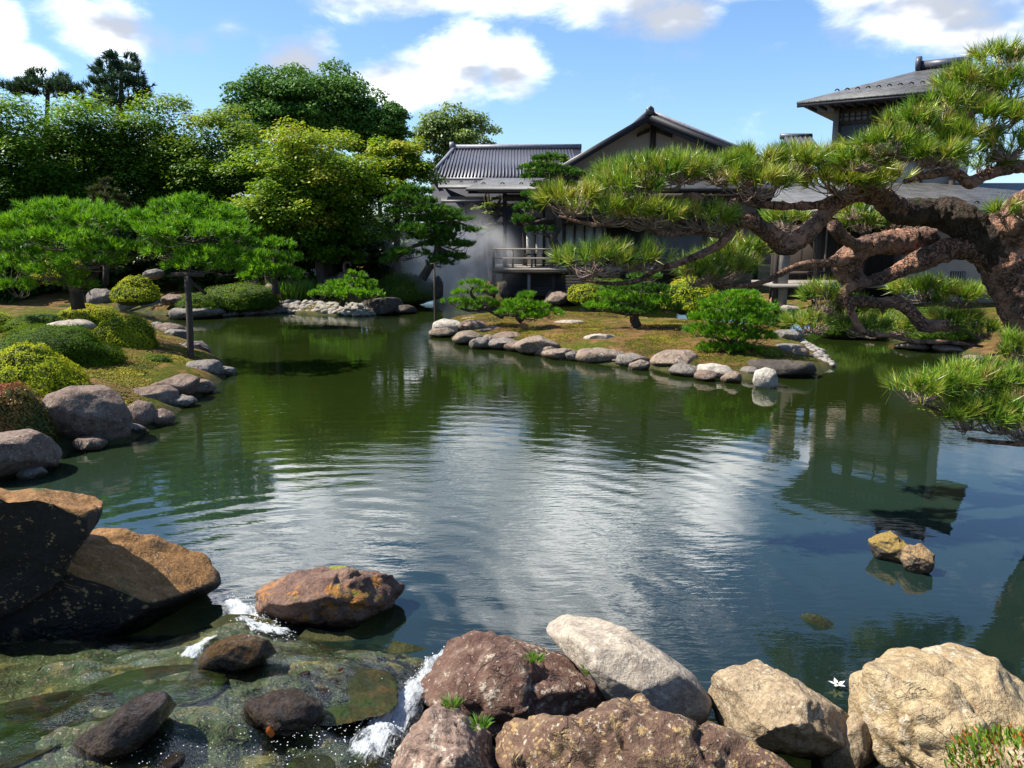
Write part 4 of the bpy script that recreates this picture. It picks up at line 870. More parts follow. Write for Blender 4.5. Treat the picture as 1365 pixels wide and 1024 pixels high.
broadleaf('maple_tree', 'smaller yellow maple with an orange edge beside the tiled roof', 530, 240, 58, 58, 29, M['maple_y'], 70, 26000, .12, 6, 'yellow green maples', ytint=.2, layer=1.3)
broadleaf('maple_tree', 'low spreading maple boughs left of the largest yellow green maple', 355, 290, 58, 46, 27.4, M['maple_y'], 40, 17000, .12, 7, 'yellow green maples', ytint=.2, layer=1.3)
broadleaf('maple_tree', 'shaded green maple boughs hanging low over the islet pine', 440, 322, 84, 36, 28.6, M['maple_d'], 46, 18000, .12, 8, 'yellow green maples', ytint=.2, layer=1.3)
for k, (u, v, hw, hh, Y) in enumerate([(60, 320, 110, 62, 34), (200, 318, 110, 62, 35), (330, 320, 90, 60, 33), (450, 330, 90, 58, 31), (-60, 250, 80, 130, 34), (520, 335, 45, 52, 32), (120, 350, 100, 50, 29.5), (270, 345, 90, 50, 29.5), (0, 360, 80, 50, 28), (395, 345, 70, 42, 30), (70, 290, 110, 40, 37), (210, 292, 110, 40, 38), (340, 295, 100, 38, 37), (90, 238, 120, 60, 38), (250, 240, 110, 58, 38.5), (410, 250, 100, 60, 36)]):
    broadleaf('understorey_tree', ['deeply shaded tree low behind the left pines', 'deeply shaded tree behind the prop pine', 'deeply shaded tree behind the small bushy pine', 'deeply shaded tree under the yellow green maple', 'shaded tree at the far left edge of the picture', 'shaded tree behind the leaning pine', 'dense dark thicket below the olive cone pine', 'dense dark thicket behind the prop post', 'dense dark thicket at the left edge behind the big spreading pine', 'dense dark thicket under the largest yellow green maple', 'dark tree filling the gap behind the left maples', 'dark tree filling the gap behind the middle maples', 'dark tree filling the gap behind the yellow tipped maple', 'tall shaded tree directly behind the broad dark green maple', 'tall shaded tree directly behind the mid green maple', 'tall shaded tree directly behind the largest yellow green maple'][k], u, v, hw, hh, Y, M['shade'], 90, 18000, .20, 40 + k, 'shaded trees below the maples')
for k, (u, v, hw, hh, Y) in enumerate([(372, 150, 74, 62, 47), (440, 145, 84, 60, 50), (505, 175, 48, 45, 49)]):
    broadleaf('camphor_tree', ['rounded dense green tree crown left of the highest crown', 'highest of the dense green tree crowns at the centre left', 'dense green tree sloping down towards the roofs'][k], u, v, hw, hh, Y, M['oak'], 110, 38000, .19, 50 + k, 'dense broadleaf trees on the skyline', br=.24, layer=.7)
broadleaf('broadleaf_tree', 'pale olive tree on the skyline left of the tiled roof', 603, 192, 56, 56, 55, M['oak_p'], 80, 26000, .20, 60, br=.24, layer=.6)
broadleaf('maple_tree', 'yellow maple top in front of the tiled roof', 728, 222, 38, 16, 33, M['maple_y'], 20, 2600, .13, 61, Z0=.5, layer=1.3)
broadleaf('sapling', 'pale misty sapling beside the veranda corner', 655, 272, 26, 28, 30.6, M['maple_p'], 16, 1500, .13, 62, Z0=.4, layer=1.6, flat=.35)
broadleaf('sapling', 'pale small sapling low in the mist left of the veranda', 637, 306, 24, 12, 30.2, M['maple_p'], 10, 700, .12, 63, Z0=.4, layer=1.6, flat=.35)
pine('conifer', 'tall blue green conifer standing above the maples', 55, [[(162, 330, 7), (161, 200, 5), (162, 80, 2)]], [(162, 82, 20, 12), (150, 96, 26, 11), (176, 100, 24, 11), (160, 112, 36, 12), (138, 118, 22, 9), (186, 120, 18, 9), (162, 132, 38, 12), (150, 145, 44, 14)], M['needle_b'], M['dbark'], 'conifers on the skyline', base=(X(162, 55), 55, .8), nper=14, L=.42, wd=.035, dens=9, twigs=False, seed=1, spread=.6, depth=1.0)
pine('conifer', 'low spreading conifer top at the far left skyline', 52, [[(62, 330, 6), (62, 200, 4), (64, 105, 2)]], [(62, 106, 24, 9), (42, 116, 20, 7), (84, 118, 24, 8), (60, 124, 44, 10), (30, 128, 18, 7), (90, 128, 22, 9)], M['needle_b'], M['dbark'], 'conifers on the skyline', base=(X(62, 52), 52, .8), nper=14, L=.42, wd=.035, dens=9, twigs=False, seed=2, spread=.6, depth=1.0)

# ------------------------------------------------------------------ garden pines
NL = dict(nper=15, L=.11, wd=.010, dens=42, spread=.46, upw=1.0)
pine('pine_tree', 'big spreading pine with a bright green canopy at the left, propped by the post', 15.5,
     [[(105, 412, 9), (100, 385, 8), (88, 365, 7), (70, 345, 6), (62, 320, 4)],
      [(92, 372, 7), (125, 352, 6), (160, 342, 5.5), (190, 335, 5.5), (215, 330, 6), (235, 325, 7), (240, 300, 5), (243, 285, 3)],
      [(232, 328, 4), (215, 338, 2.5), (190, 344, 2)], [(242, 340, 4), (252, 372, 2.5), (275, 392, 2)], [(100, 392, 4), (130, 362, 3), (120, 345, 2)], [(240, 320, 4), (280, 322, 3), (310, 318, 2)]],
     [(95, 288, 74, 20), (45, 302, 56, 20, 15.2), (128, 304, 48, 18, 15), (18, 328, 48, 24, 15.1), (85, 322, 66, 18, 14.8), (138, 334, 42, 13, 14.8), (60, 346, 50, 16, 15), (12, 362, 40, 24, 15.2), (28, 388, 32, 14, 14.9), (75, 366, 44, 12, 14.7), (115, 352, 42, 11, 14.6), (100, 382, 30, 9, 15.0), (150, 352, 30, 10, 15.2),
      (245, 277, 42, 16), (222, 293, 56, 16, 15.2), (278, 293, 50, 17), (202, 310, 40, 13, 15), (303, 312, 44, 15, 15.1), (255, 314, 68, 16, 14.8), (325, 330, 26, 11, 15.2), (232, 340, 46, 11, 14.8), (290, 342, 50, 14, 15), (262, 356, 46, 11, 14.7), (175, 340, 34, 11, 15.4), (298, 362, 30, 9, 15), (205, 330, 34, 10, 15.2)],
     M['needle_l'], M['dbark'], seed=3, **{**NL, 'L': .12, 'wd': .011, 'nper': 18, 'dens': 85, 'L': .13, 'wd': .0085, 'spread': .55})
pine('pine_tree', 'small bushy pine right of the propped pine', 21.5, [[(368, 392, 5), (365, 360, 4), (368, 335, 2)]],
     [(368, 330, 22, 12), (350, 345, 26, 11), (380, 348, 22, 10), (360, 362, 36, 11), (340, 372, 24, 8), (385, 370, 22, 9), (335, 350, 18, 12)], M['needle_l'], M['dbark'], seed=4, **{**NL, 'L': .14, 'wd': .014, 'dens': 95})
pine('pine_tree', 'dull olive cone shaped pine trimmed in tiers in front of the dark maples', 26, [[(141, 380, 4), (141, 300, 3), (141, 248, 1.5)]],
     [(141, 246, 12, 6), (140, 256, 19, 6), (142, 266, 25, 6), (140, 276, 30, 6), (143, 287, 33, 7), (140, 298, 34, 7)], M['needle_o'], M['dbark'], seed=5, **{**NL, 'L': .13, 'wd': .015, 'dens': 95})
pine('pine_tree', 'low round pine on the cobble islet', 24.6, [[(455, 408, 4), (460, 395, 4), (470, 380, 3), (472, 370, 1.5)]],
     [(473, 370, 16, 7), (462, 380, 24, 7), (485, 382, 20, 8), (445, 390, 26, 8, 24.2), (478, 394, 34, 9, 24.2), (425, 396, 20, 6, 24.2), (495, 397, 18, 7)], M['needle_l'], M['dbark'], seed=6, **{**NL, 'L': .12, 'wd': .013, 'dens': 95})
pine('pine_tree', 'leaning dark green pine with layered pads left of the mist', 26.3, [[(563, 372, 6), (572, 356, 5.5), (583, 338, 5), (580, 305, 3.5), (560, 265, 2)], [(582, 330, 3.5), (602, 340, 2.5), (612, 346, 1.5)], [(580, 320, 3), (548, 330, 2.5), (530, 345, 1.5)], [(583, 300, 3), (605, 296, 2), (620, 300, 1.2)]],
     [(552, 258, 30, 8), (545, 270, 38, 8, 26), (540, 284, 30, 8), (575, 283, 38, 9, 26), (592, 294, 38, 10), (560, 308, 36, 9, 25.9), (605, 308, 34, 9), (575, 318, 40, 9), (545, 340, 30, 8), (526, 350, 18, 6), (595, 328, 38, 8), (598, 345, 28, 7), (585, 352, 22, 6), (565, 296, 28, 8)],
     M['needle_d'], M['dbark'], seed=7, **{**NL, 'L': .13, 'wd': .014, 'dens': 95})
pine('pine_tree', 'dark layered pine with a bent trunk in front of the veranda', 27, [[(765, 362, 6), (756, 345, 6), (742, 330, 6), (737, 315, 5.5), (745, 300, 4.5), (738, 270, 3), (733, 225, 2)], [(742, 318, 4), (725, 312, 2.5)], [(740, 290, 3), (715, 296, 2), (700, 300, 1.2)]],
     [(733, 214, 26, 7), (722, 226, 30, 7), (745, 232, 34, 7), (715, 238, 22, 6), (740, 250, 34, 8), (722, 262, 28, 8), (705, 280, 22, 9), (730, 275, 26, 9), (698, 296, 18, 8), (720, 308, 22, 6)],
     M['needle_d'], M['dbark'], seed=8, **{**NL, 'L': .13, 'wd': .014, 'dens': 95})
pine('pine_tree', 'small airy pine over the left end of the island', 19.3, [[(672, 422, 4), (655, 414, 4), (640, 405, 3), (628, 392, 2), (630, 382, 1.5)], [(650, 412, 2.5), (625, 414, 2), (605, 408, 1.2)]],
     [(630, 381, 20, 7), (618, 392, 16, 5), (650, 389, 18, 6), (606, 404, 20, 6), (640, 405, 24, 7), (668, 408, 16, 6), (625, 412, 18, 5)], M['needle_l'], M['dbark'], 'small island pines', seed=9, **{**NL, 'L': .09, 'wd': .008, 'dens': 170})
pine('pine_tree', 'small rounded pine right of the airy island pine', 18.8, [[(690, 428, 5), (700, 418, 4), (705, 405, 3)], [(695, 420, 3), (670, 420, 2)], [(700, 420, 3), (730, 420, 1.5)]],
     [(705, 397, 16, 7), (697, 408, 26, 8), (718, 411, 24, 8), (685, 417, 24, 7), (732, 420, 22, 6), (706, 422, 30, 7)], M['needle_l'], M['dbark'], 'small island pines', seed=10, **{**NL, 'L': .09, 'wd': .008, 'dens': 170})
pine('pine_tree', 'wide dark pine on the back of the island', 18.4, [[(850, 436, 6), (845, 424, 6), (850, 405, 4), (860, 380, 2.5)], [(848, 420, 3.5), (815, 415, 2), (795, 412, 1.2)], [(850, 418, 3.5), (880, 410, 2)]],
     [(860, 372, 26, 8), (845, 385, 38, 9), (880, 390, 26, 9), (820, 397, 34, 8), (860, 402, 42, 9), (800, 410, 26, 7), (840, 414, 44, 8), (885, 410, 26, 8)], M['needle_d'], M['dbark'], 'small island pines', seed=11, padmats={3: M['needle_l'], 5: M['needle_l'], 4: M['needle_l']}, **{**NL, 'L': .09, 'wd': .008, 'dens': 170})
pine('pine_tree', 'dense bushy bright pine at the right end of the island', 15.2, [[(978, 485, 7), (976, 465, 6), (982, 440, 4), (985, 410, 2.5)], [(980, 460, 3), (1010, 440, 2)], [(978, 462, 3), (945, 445, 2)]],
     [(985, 398, 30, 10), (965, 408, 36, 12), (1005, 412, 34, 12), (950, 425, 34, 13), (990, 428, 48, 14), (1020, 432, 22, 10), (940, 442, 28, 11), (975, 448, 44, 15), (1010, 450, 26, 11), (960, 465, 32, 10), (990, 468, 26, 9)],
     M['needle_l'], M['dbark'], seed=12, **{**NL, 'L': .085, 'wd': .0065, 'dens': 260})

# ------------------------------------------------------------------ the old red pine
T9 = 9.4
hero_limbs = [
    [(1450, 610, 66), (1428, 540, 54), (1408, 490, 46), (1386, 450, 41), (1360, 400, 38), (1340, 355, 37), (1342, 318, 36), (1362, 290, 38, 9.2), (1400, 262, 36, 9.0), (1450, 230, 32, 8.8)],
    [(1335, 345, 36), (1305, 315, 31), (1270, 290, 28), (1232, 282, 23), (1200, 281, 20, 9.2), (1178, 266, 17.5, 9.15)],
    [(1200, 281, 19, 9.2), (1174, 263, 17, 9.1), (1140, 258, 15, 9.0), (1112, 272, 14, 8.9), (1090, 296, 14, 8.8), (1066, 318, 17, 8.7), (1046, 326, 17, 8.7), (1022, 310, 14, 8.6), (1000, 295, 13, 8.5), (980, 297, 11, 8.5), (968, 318, 8, 8.4), (945, 334, 6.5, 8.4), (905, 351, 5.5, 8.3), (880, 357, 5, 8.3), (850, 374, 4.4, 8.2), (815, 378, 3.2, 8.1), (775, 374, 2, 8.1)],
    [(1318, 345, 20), (1290, 330, 19), (1262, 334, 19), (1232, 346, 18), (1205, 356, 14), (1178, 370, 10), (1150, 378, 9), (1128, 386, 10), (1124, 402, 9), (1146, 401, 9), (1170, 404, 8), (1194, 404, 9), (1214, 416, 10), (1232, 434, 12), (1262, 434, 10)],
    [(1240, 318, 15, 9.8), (1208, 322, 16, 9.7), (1178, 324, 14, 9.6), (1152, 330, 13, 9.5), (1132, 344, 11, 9.4), (1105, 350, 6, 9.3), (1075, 352, 4.5, 9.2), (1050, 360, 4, 9.1), (1020, 375, 3.5, 9.0), (985, 382, 2.5, 9.0), (950, 381, 1.5, 9.0)],
    [(1150, 330, 15, 9.5), (1128, 348, 17, 9.5), (1135, 368, 14, 9.5), (1150, 378, 9, 9.4)],
    [(1120, 266, 9, 8.9), (1092, 273, 6, 8.8), (1060, 275, 5, 8.7), (1030, 274, 5, 8.6), (1004, 272, 4.5, 8.5), (985, 262, 4.5, 8.5), (995, 248, 5, 8.5), (1010, 238, 3, 8.4)],
    [(985, 292, 9, 8.5), (978, 272, 7, 8.5), (992, 256, 6, 8.5)],
    [(978, 300, 6, 8.5), (940, 268, 6, 8.4), (912, 263, 6, 8.4), (884, 279, 4, 8.3), (860, 262, 3, 8.3), (835, 258, 1.8, 8.3)],
    [(960, 314, 5, 8.4), (930, 309, 4.5, 8.4), (890, 312, 4.5, 8.3), (850, 302, 4, 8.3), (825, 297, 4, 8.2), (800, 300, 3.2, 8.2), (772, 296, 2.4, 8.2), (745, 288, 1.5, 8.2)],
    [(1450, 232, 20, 8.8), (1400, 226, 12, 8.6), (1362, 222, 8, 8.4), (1330, 228, 7, 8.3), (1308, 236, 7, 8.3), (1292, 244, 7, 8.2), (1272, 230, 6, 8.2), (1240, 233, 5, 8.1), (1205, 242, 3, 8.1)],
    [(1450, 225, 16, 8.7), (1410, 180, 10, 8.5), (1370, 150, 7, 8.4), (1330, 135, 4, 8.3), (1300, 150, 2.5, 8.2)],
    [(1112, 300, 9, 9.0), (1122, 314, 8, 9.1), (1140, 326, 7, 9.3), (1160, 326, 5, 9.4)],
    [(1128, 400, 5, 9.3), (1150, 442, 4, 9.3), (1185, 447, 3.5, 9.3), (1222, 455, 3.5, 9.3), (1265, 456, 3, 9.3), (1310, 462, 2, 9.3)],
    [(1420, 560, 8, 6.6), (1380, 556, 5, 6.3), (1340, 552, 4, 6.1), (1300, 552, 3.2, 6.0), (1262, 548, 2.5, 5.9), (1230, 540, 1.6, 5.9)],
    [(1420, 590, 6, 6.3), (1370, 592, 4, 6.1), (1330, 590, 3, 6.0), (1290, 585, 2, 6.0)],
]
hp = [(870, 240, 76, 21, 8.4), (836, 256, 50, 15, 8.2), (908, 232, 42, 20, 8.3), (760, 274, 42, 22, 8.1), (815, 288, 46, 18, 8.2), (865, 293, 50, 16, 8.2), (930, 296, 52, 16, 8.4),
      (790, 354, 58, 20, 8.0), (850, 350, 44, 16, 8.1), (960, 234, 42, 20, 8.5), (1008, 226, 46, 20, 8.6), (1055, 226, 44, 20, 8.7), (1000, 250, 56, 18, 8.4), (1095, 224, 46, 18, 8.8), (1140, 232, 48, 16, 8.8), (1120, 250, 56, 14, 8.7), (1170, 245, 38, 14, 8.9),
      (960, 362, 56, 22, 8.8), (985, 342, 40, 20, 8.9), (930, 372, 34, 14, 8.7), (1045, 298, 34, 12, 9.4),
      (1340, 84, 42, 20, 8.4), (1295, 118, 50, 16, 8.3), (1352, 122, 44, 20, 8.3), (1262, 148, 44, 15, 8.2), (1322, 166, 54, 16, 8.2), (1222, 172, 48, 15, 8.1), (1186, 198, 52, 15, 8.1), (1278, 192, 54, 14, 8.2), (1348, 202, 40, 16, 8.1), (1242, 214, 54, 11, 8.0), (1146, 220, 40, 12, 8.2), (1310, 226, 40, 12, 8.4),
      (1140, 286, 26, 11, 9.8), (1200, 300, 40, 11, 10.2), (1150, 302, 34, 9, 10.0), (1100, 402, 34, 22, 9.6), (1130, 420, 28, 14, 9.6), (1085, 436, 42, 11, 9.7), (1150, 440, 36, 9, 9.6), (1235, 392, 46, 14, 10.4), (1280, 402, 40, 13, 10.2), (1270, 432, 38, 10, 10.2), (1195, 440, 26, 8, 10.0), (1310, 445, 24, 9, 10),
      (1232, 524, 42, 20, 5.9), (1275, 515, 48, 22, 6.0), (1320, 516, 46, 26, 6.1), (1358, 530, 40, 32, 6.1), (1290, 562, 50, 20, 5.9), (1335, 566, 48, 24, 5.9), (1372, 572, 40, 28, 6.0), (1255, 545, 36, 16, 5.95), (1352, 472, 26, 20, 6.6), (1385, 480, 30, 30, 6.6), (1335, 285, 14, 5, 9.0)]
ym = {i: M['needle_y'] for i in (3, 5, 13, 14, 15, 16, 12)}
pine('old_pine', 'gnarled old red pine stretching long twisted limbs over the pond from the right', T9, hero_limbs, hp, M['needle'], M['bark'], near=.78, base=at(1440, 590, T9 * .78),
     nper=28, L=.128, wd=.0032, dens=265, seed=20, k=64, lump=.16, spread=.48, depth=.55, upw=.85, low=-.08, clus=.55, barks={1: M['bark_shade']}, padmats=ym, twn=46, tmat=M['twig_l'])

# wooden props
pr = empty('support_post', on(254, 489, .1), 'wooden prop post holding up the left pine from a flat stone', 'post', None)
pA = np.array(at(254, 489, on(254, 489, .12)[1])); pB = np.array(at(249.5, 368, pA[1] + .1)); gm = Geo().tube([pA - [0, 0, .1], (pA + pB) / 2 + [.015, 0, 0], pB], [.062, .058, .055], 10, 4, .05); gm.build('pole', plain('prop_wood', (.065, .05, .038), (.035, .027, .02), .85, 5, (1, 1, .15)), pr, True)
Geo().tube([pB + [-.28, 0, .03], pB + [.30, 0, .02]], [.04, .04], 8, 1).build('crossbar', M['dbark'], pr, True)
pA = np.array(on(580, 431, 0)); pB = np.array(at(579, 352, pA[1]))
p2_ = empty('support_post', pA, 'thin dark pole standing in the water under the leaning pine', 'post'); Geo().tube([pA - [0, 0, .6], pB], [.03, .028], 8, 3).build('pole', M['dbark'], p2_, True)
Geo().tube([pB + [-.12, 0, 0], pB + [.12, 0, .02]], [.022, .022], 6, 1).build('crossbar', M['dbark'], p2_, True)

# ------------------------------------------------------------------ shrubs
GA = 'clipped azaleas on the left bank'
mound('azalea', 'red topped azalea dome at the left edge', 2, 545, 62, 44, 8.9, M['az_r'], 1, GA)
mound('azalea', 'yellow green azalea dome behind the red topped one', 52, 496, 70, 34, 10.7, M['az_y'], 2, GA)
mound('azalea', 'dark green azalea dome behind the yellow green one', 78, 458, 78, 24, 12.6, M['az_g'], 3, GA)
mound('azalea', 'bright yellow azalea dome nearest the inlet', 166, 441, 41, 18, 14.6, M['az_y'], 4, GA)
mound('azalea', 'azalea dome with rusty tips left of the bright yellow dome', 118, 419, 42, 13, 16.0, M['az_y'], 5, GA)
mound('azalea', 'low olive azalea strip behind the dark green dome', 55, 428, 44, 8, 15.6, M['az_g'], 6, GA)
mound('azalea', 'yellow azalea cushion at the left edge below the pine', -5, 432, 32, 12, 15.8, M['az_y'], 7, GA)
mound('azalea', 'small green azalea spilling over the stones by the prop post', 205, 482, 26, 8, 13.4, M['az_g'], 8, GA)
GF = 'clipped shrubs on the far shore'
mound('shrub', 'yellow green shrub above the blocky shore stones', 181, 381, 29, 14, 24, M['az_y'], 9, GF, ls=.06, dens=900)
mound('shrub', 'low green shrub behind the long flat block', 268, 399, 30, 10, 24, M['az_g'], 10, GF, ls=.06, dens=900)
mound('shrub', 'dark spreading shrub right of the prop post on the far shore', 322, 391, 48, 13, 25, M['az_g'], 11, GF, ls=.06, dens=900)
mound('shrub', 'yellow shrub glimpsed under the left pine canopy', 78, 353, 32, 13, 25, M['az_y'], 12, GF, ls=.06, dens=900)
mound('shrub', 'dark mossy hedge mound under the leaning pine', 540, 378, 46, 15, 28.4, M['az_g'], 13, GF, ls=.06, dens=800)
mound('shrub', 'yellow shrub between the old pine branches and the island pine', 922, 386, 38, 18, 22.6, M['az_y'], 14, GF, ls=.06, dens=900)
mound('shrub', 'dark hedge below the veranda right of the tan boulder', 815, 385, 46, 14, 26, M['az_g'], 15, GF, ls=.06, dens=900)
mound('shrub', 'small mossy cushion on the right end of the island', 1025, 469, 20, 7, 15.1, M['az_y'], 16, None, ls=.02, dens=4000)
mound('shrub', 'low green shrub left of the veranda hedge near the shore', 778, 388, 20, 10, 25.6, M['az_y'], 17, GF, ls=.06, dens=900)
mound('shrub', 'low dark shrub among the step stones of the right wing', 1030, 413, 24, 11, 22.9, M['az_g'], 20, GF, ls=.05, dens=1200)
mound('shrub', 'rounded shrub below the right wing behind the knotted limb', 1130, 420, 46, 16, 19.5, M['az_g'], 18, GF, ls=.05, dens=1200)
mound('shrub', 'green bank shrub left of the old pine trunk', 1240, 425, 60, 16, 17.5, M['az_g'], 19, GF, ls=.05, dens=1200)

def blades(name, label, cat, C, rad, n, L, wd, mt, seed, lean=.35, group=None, flower=None, fn=0, fm=None):
    rng = np.random.default_rng(seed); root = empty(name, C, label, cat, group)
    r = np.sqrt(rng.random((n, 1))) * rad; a = rng.random((n, 1)) * 2 * pi
    B = np.array(C) + np.c_[r * np.cos(a), r * np.sin(a), 0 * a]
    d = nrm(np.c_[np.cos(a) * r / rad * lean, np.sin(a) * r / rad * lean, np.ones((n, 1))] + rng.normal(size=(n, 3)) * .16)
    sd = nrm(np.cross(d, rng.normal(size=(n, 3)))) * wd; l = L * rng.uniform(.6, 1.1, (n, 1)); mid = B + d * l * .6; tipp = B + d * l + np.c_[d[:, :2] * .3, -np.ones(n) * .08] * l
    V = np.stack([B - sd, B + sd, mid + sd * .8, mid - sd * .8, tipp], 1).reshape(-1, 3); k = np.arange(n)[:, None] * 5
    mesh('blades', V, [k + [[0, 1, 2, 3]], k + [[3, 2, 4]]], mt, root, tint=np.tile(rng.random(n), 2))
    for j in range(fn):
        a_ = rng.random() * 2 * pi; rr = rad * sqrt(rng.random()); c = np.array(C) + [rr * cos(a_), rr * sin(a_), L * rng.uniform(.9, 1.15)]
        P = np.repeat([c], 26, 0) + rng.normal(size=(26, 3)) * .05; V, Qd = leaves(P, nrm(rng.normal(size=(26, 3))), .11, .7, rng)
        mesh('flower', V, [Qd], fm, root, tint=rng.random(26))
    return root
C0 = on(388, 399, .3); blades('iris_clump', 'bright green iris clump with white flowers behind the far left spit', 'plant', C0, .75, 700, .75, .012, M['grass'], 1, fn=0)
C0 = on(410, 392, .3); blades('iris_clump', 'white flowering iris clump in front of the dark maples', 'plant', C0, .8, 500, .75, .012, M['maple_d'], 2, fn=12, fm=M['petal'])
C0 = on(548, 388, .35); blades('iris_clump', 'purple flowering plants behind the dark hedge mound', 'plant', np.array(C0) + [0, 1.5, 0], .7, 400, 1.0, .012, M['grass'], 3, fn=6, fm=M['purple'])
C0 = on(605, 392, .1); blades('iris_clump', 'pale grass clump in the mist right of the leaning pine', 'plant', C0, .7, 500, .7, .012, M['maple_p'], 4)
for k, (u, v, r_, L_) in enumerate([(1105, 432, .45, .32), (1235, 452, .5, .25), (1160, 446, .4, .2)]):
    blades('grass_clump', ['fresh green grass tuft by the water below the right wing', 'fresh green grass tuft below the knotted lower limb', 'low grass tuft between the two hanging twigs'][k], 'grass', on(u, v, .12), r_, 500, L_, .008, M['grass'], 10 + k)

# bronze bird ornament
bc = np.array(on(462, 397, .35)); bc[1] += 1.0; bc[2] = gz(bc[0], bc[1]) if gz(bc[0], bc[1]) > 0 else .3
bird = empty('bird_ornament', bc, 'dark brown bird ornament with spread wings and curved neck behind the islet pine', 'ornament')
mb = plain('brown_bronze', (.11, .075, .06), (.06, .045, .04), .6, 9, spec=.4)
bz = at(460, 372, bc[1])
Geo().tube([bz + [-.35, 0, -.05], bz + [-.1, 0, .02], bz + [.2, 0, .06], bz + [.45, 0, -.02]], [.08, .24, .22, .05], 12, 5).build('body', mb, bird, True)
Geo().tube([bz + [.05, -.05, .15], bz + [.0, -.08, .42], bz + [.08, -.1, .58], bz + [.2, -.12, .55], bz + [.24, -.13, .42]], [.09, .06, .055, .06, .02], 8, 5).build('neck', mb, bird, True)
for s_ in (0, 1):
    w = bz + np.array([-.1, -.15, .08 - .22 * s_]); Geo().hexa([w + [-.65, 0, -.22], w + [.2, 0, -.08], w + [.35, .5, -.02], w + [-.5, .35, -.08], w + [-.62, 0, -.10], w + [.2, 0, .04], w + [.35, .5, .10], w + [-.45, .35, .06]]).build('wing', mb, bird)
Geo().tube([bz + [0, .1, -.1], (bc + bz) / 2 + [0, .1, 0], bc + [0, .1, -.2]], [.28, .34, .45], 10, 3, .2).build('pedestal', M['r_dark'], bird, True)

# ------------------------------------------------------------------ the stream in the foreground
xs2 = np.arange(-3.6, .3, .025); ys2 = np.arange(2.3, 5.2, .025); gx, gy = np.meshgrid(xs2, ys2, indexing='ij'); PF = np.c_[gx.ravel(), gy.ravel()]
zf = film(PF) + .018 * fbm(np.c_[PF * [5, 5], 0 * PF[:, 0]], 5, 3); ins = sdf(PF, STREAM) > -.02
a_, b_ = gx.shape; i, j = np.meshgrid(np.arange(a_ - 1), np.arange(b_ - 1), indexing='ij'); Q = np.stack([i * b_ + j, (i + 1) * b_ + j, (i + 1) * b_ + j + 1, i * b_ + j + 1], -1).reshape(-1, 4); Q = Q[ins[Q].all(1)]
m, q, o = mat('stream_water'); pos = geopos(q)
hn = q.math('ADD', q.math('MULTIPLY', q.noise(q.scale(pos, (1, 1, 1)), 11, 4, .6, .8), .008), q.math('MULTIPLY', q.noise(pos, 45, 3, .6), .003))
nm = q.bump(hn, 1.0, 1.0); fr = q.n('ShaderNodeFresnel'); fr.inputs[0].default_value = 1.33; q.put(fr.inputs[1], nm)
gl = q.n('ShaderNodeBsdfGlossy'); gl.inputs['Roughness'].default_value = .05; q.put(gl.inputs['Normal'], nm); gl.inputs[0].default_value = (1, 1, 1, 1)
tr = q.n('ShaderNodeBsdfTransparent'); tr.inputs[0].default_value = (.90, .96, .86, 1)
fm = q.ramp(q.noise(q.scale(pos, (1, 1, 1)), 26, 6, .75, 1.2), .66, .74); dw = q.n('ShaderNodeBsdfDiffuse'); dw.inputs[0].default_value = (.75, .78, .78, 1)
x1 = q.n('ShaderNodeMixShader'); q.put(x1.inputs[0], fr.outputs[0]); q.put(x1.inputs[1], tr.outputs[0]); q.put(x1.inputs[2], gl.outputs[0])
x2 = q.n('ShaderNodeMixShader'); q.put(x2.inputs[0], q.math('MULTIPLY', fm, q.ramp(q.noise(pos, 3.5, 3), .5, .66))); q.put(x2.inputs[1], x1.outputs[0]); q.put(x2.inputs[2], dw.outputs[0]); q.put(o.inputs[0], x2.outputs[0])
tag(mesh('stream_water', np.c_[PF, zf], Q, m, smooth=True), kind='structure')
# streambed algae sheet
m, q, o = mat('algae_streambed'); pos = geopos(q); a = q.noise(pos, 3.0, 5, .6, .6); b = q.noise(q.scale(pos, (1, 1, 1)), 16, 6, .7, .8)
col = q.mix(q.ramp(a, .38, .62), (.018, .040, .008), (.05, .062, .014)); col = q.mix(q.ramp(b, .48, .66), col, (.075, .048, .03)); col = q.mix(q.ramp(q.noise(pos, 5.5, 4), .54, .64), col, (.14, .11, .022)); col = q.mix(q.ramp(q.noise(pos, 60, 3), .60, .66), col, (.26, .24, .16))
q.put(o.inputs[0], pbsdf(q, col, .6, q.bump(b, .8, .06), .4))
zb_ = film(PF) - .04 + .045 * (np.abs(fbm(np.c_[PF * [2.2, 3.4], 0 * PF[:, 0]], 15, 5, .6)) * 2 - .35)  + .010 * fbm(np.c_[PF * [9, 11], 0 * PF[:, 0]], 16, 4)
tag(mesh('streambed', np.c_[PF, zb_], Q, m, smooth=True), kind='structure')

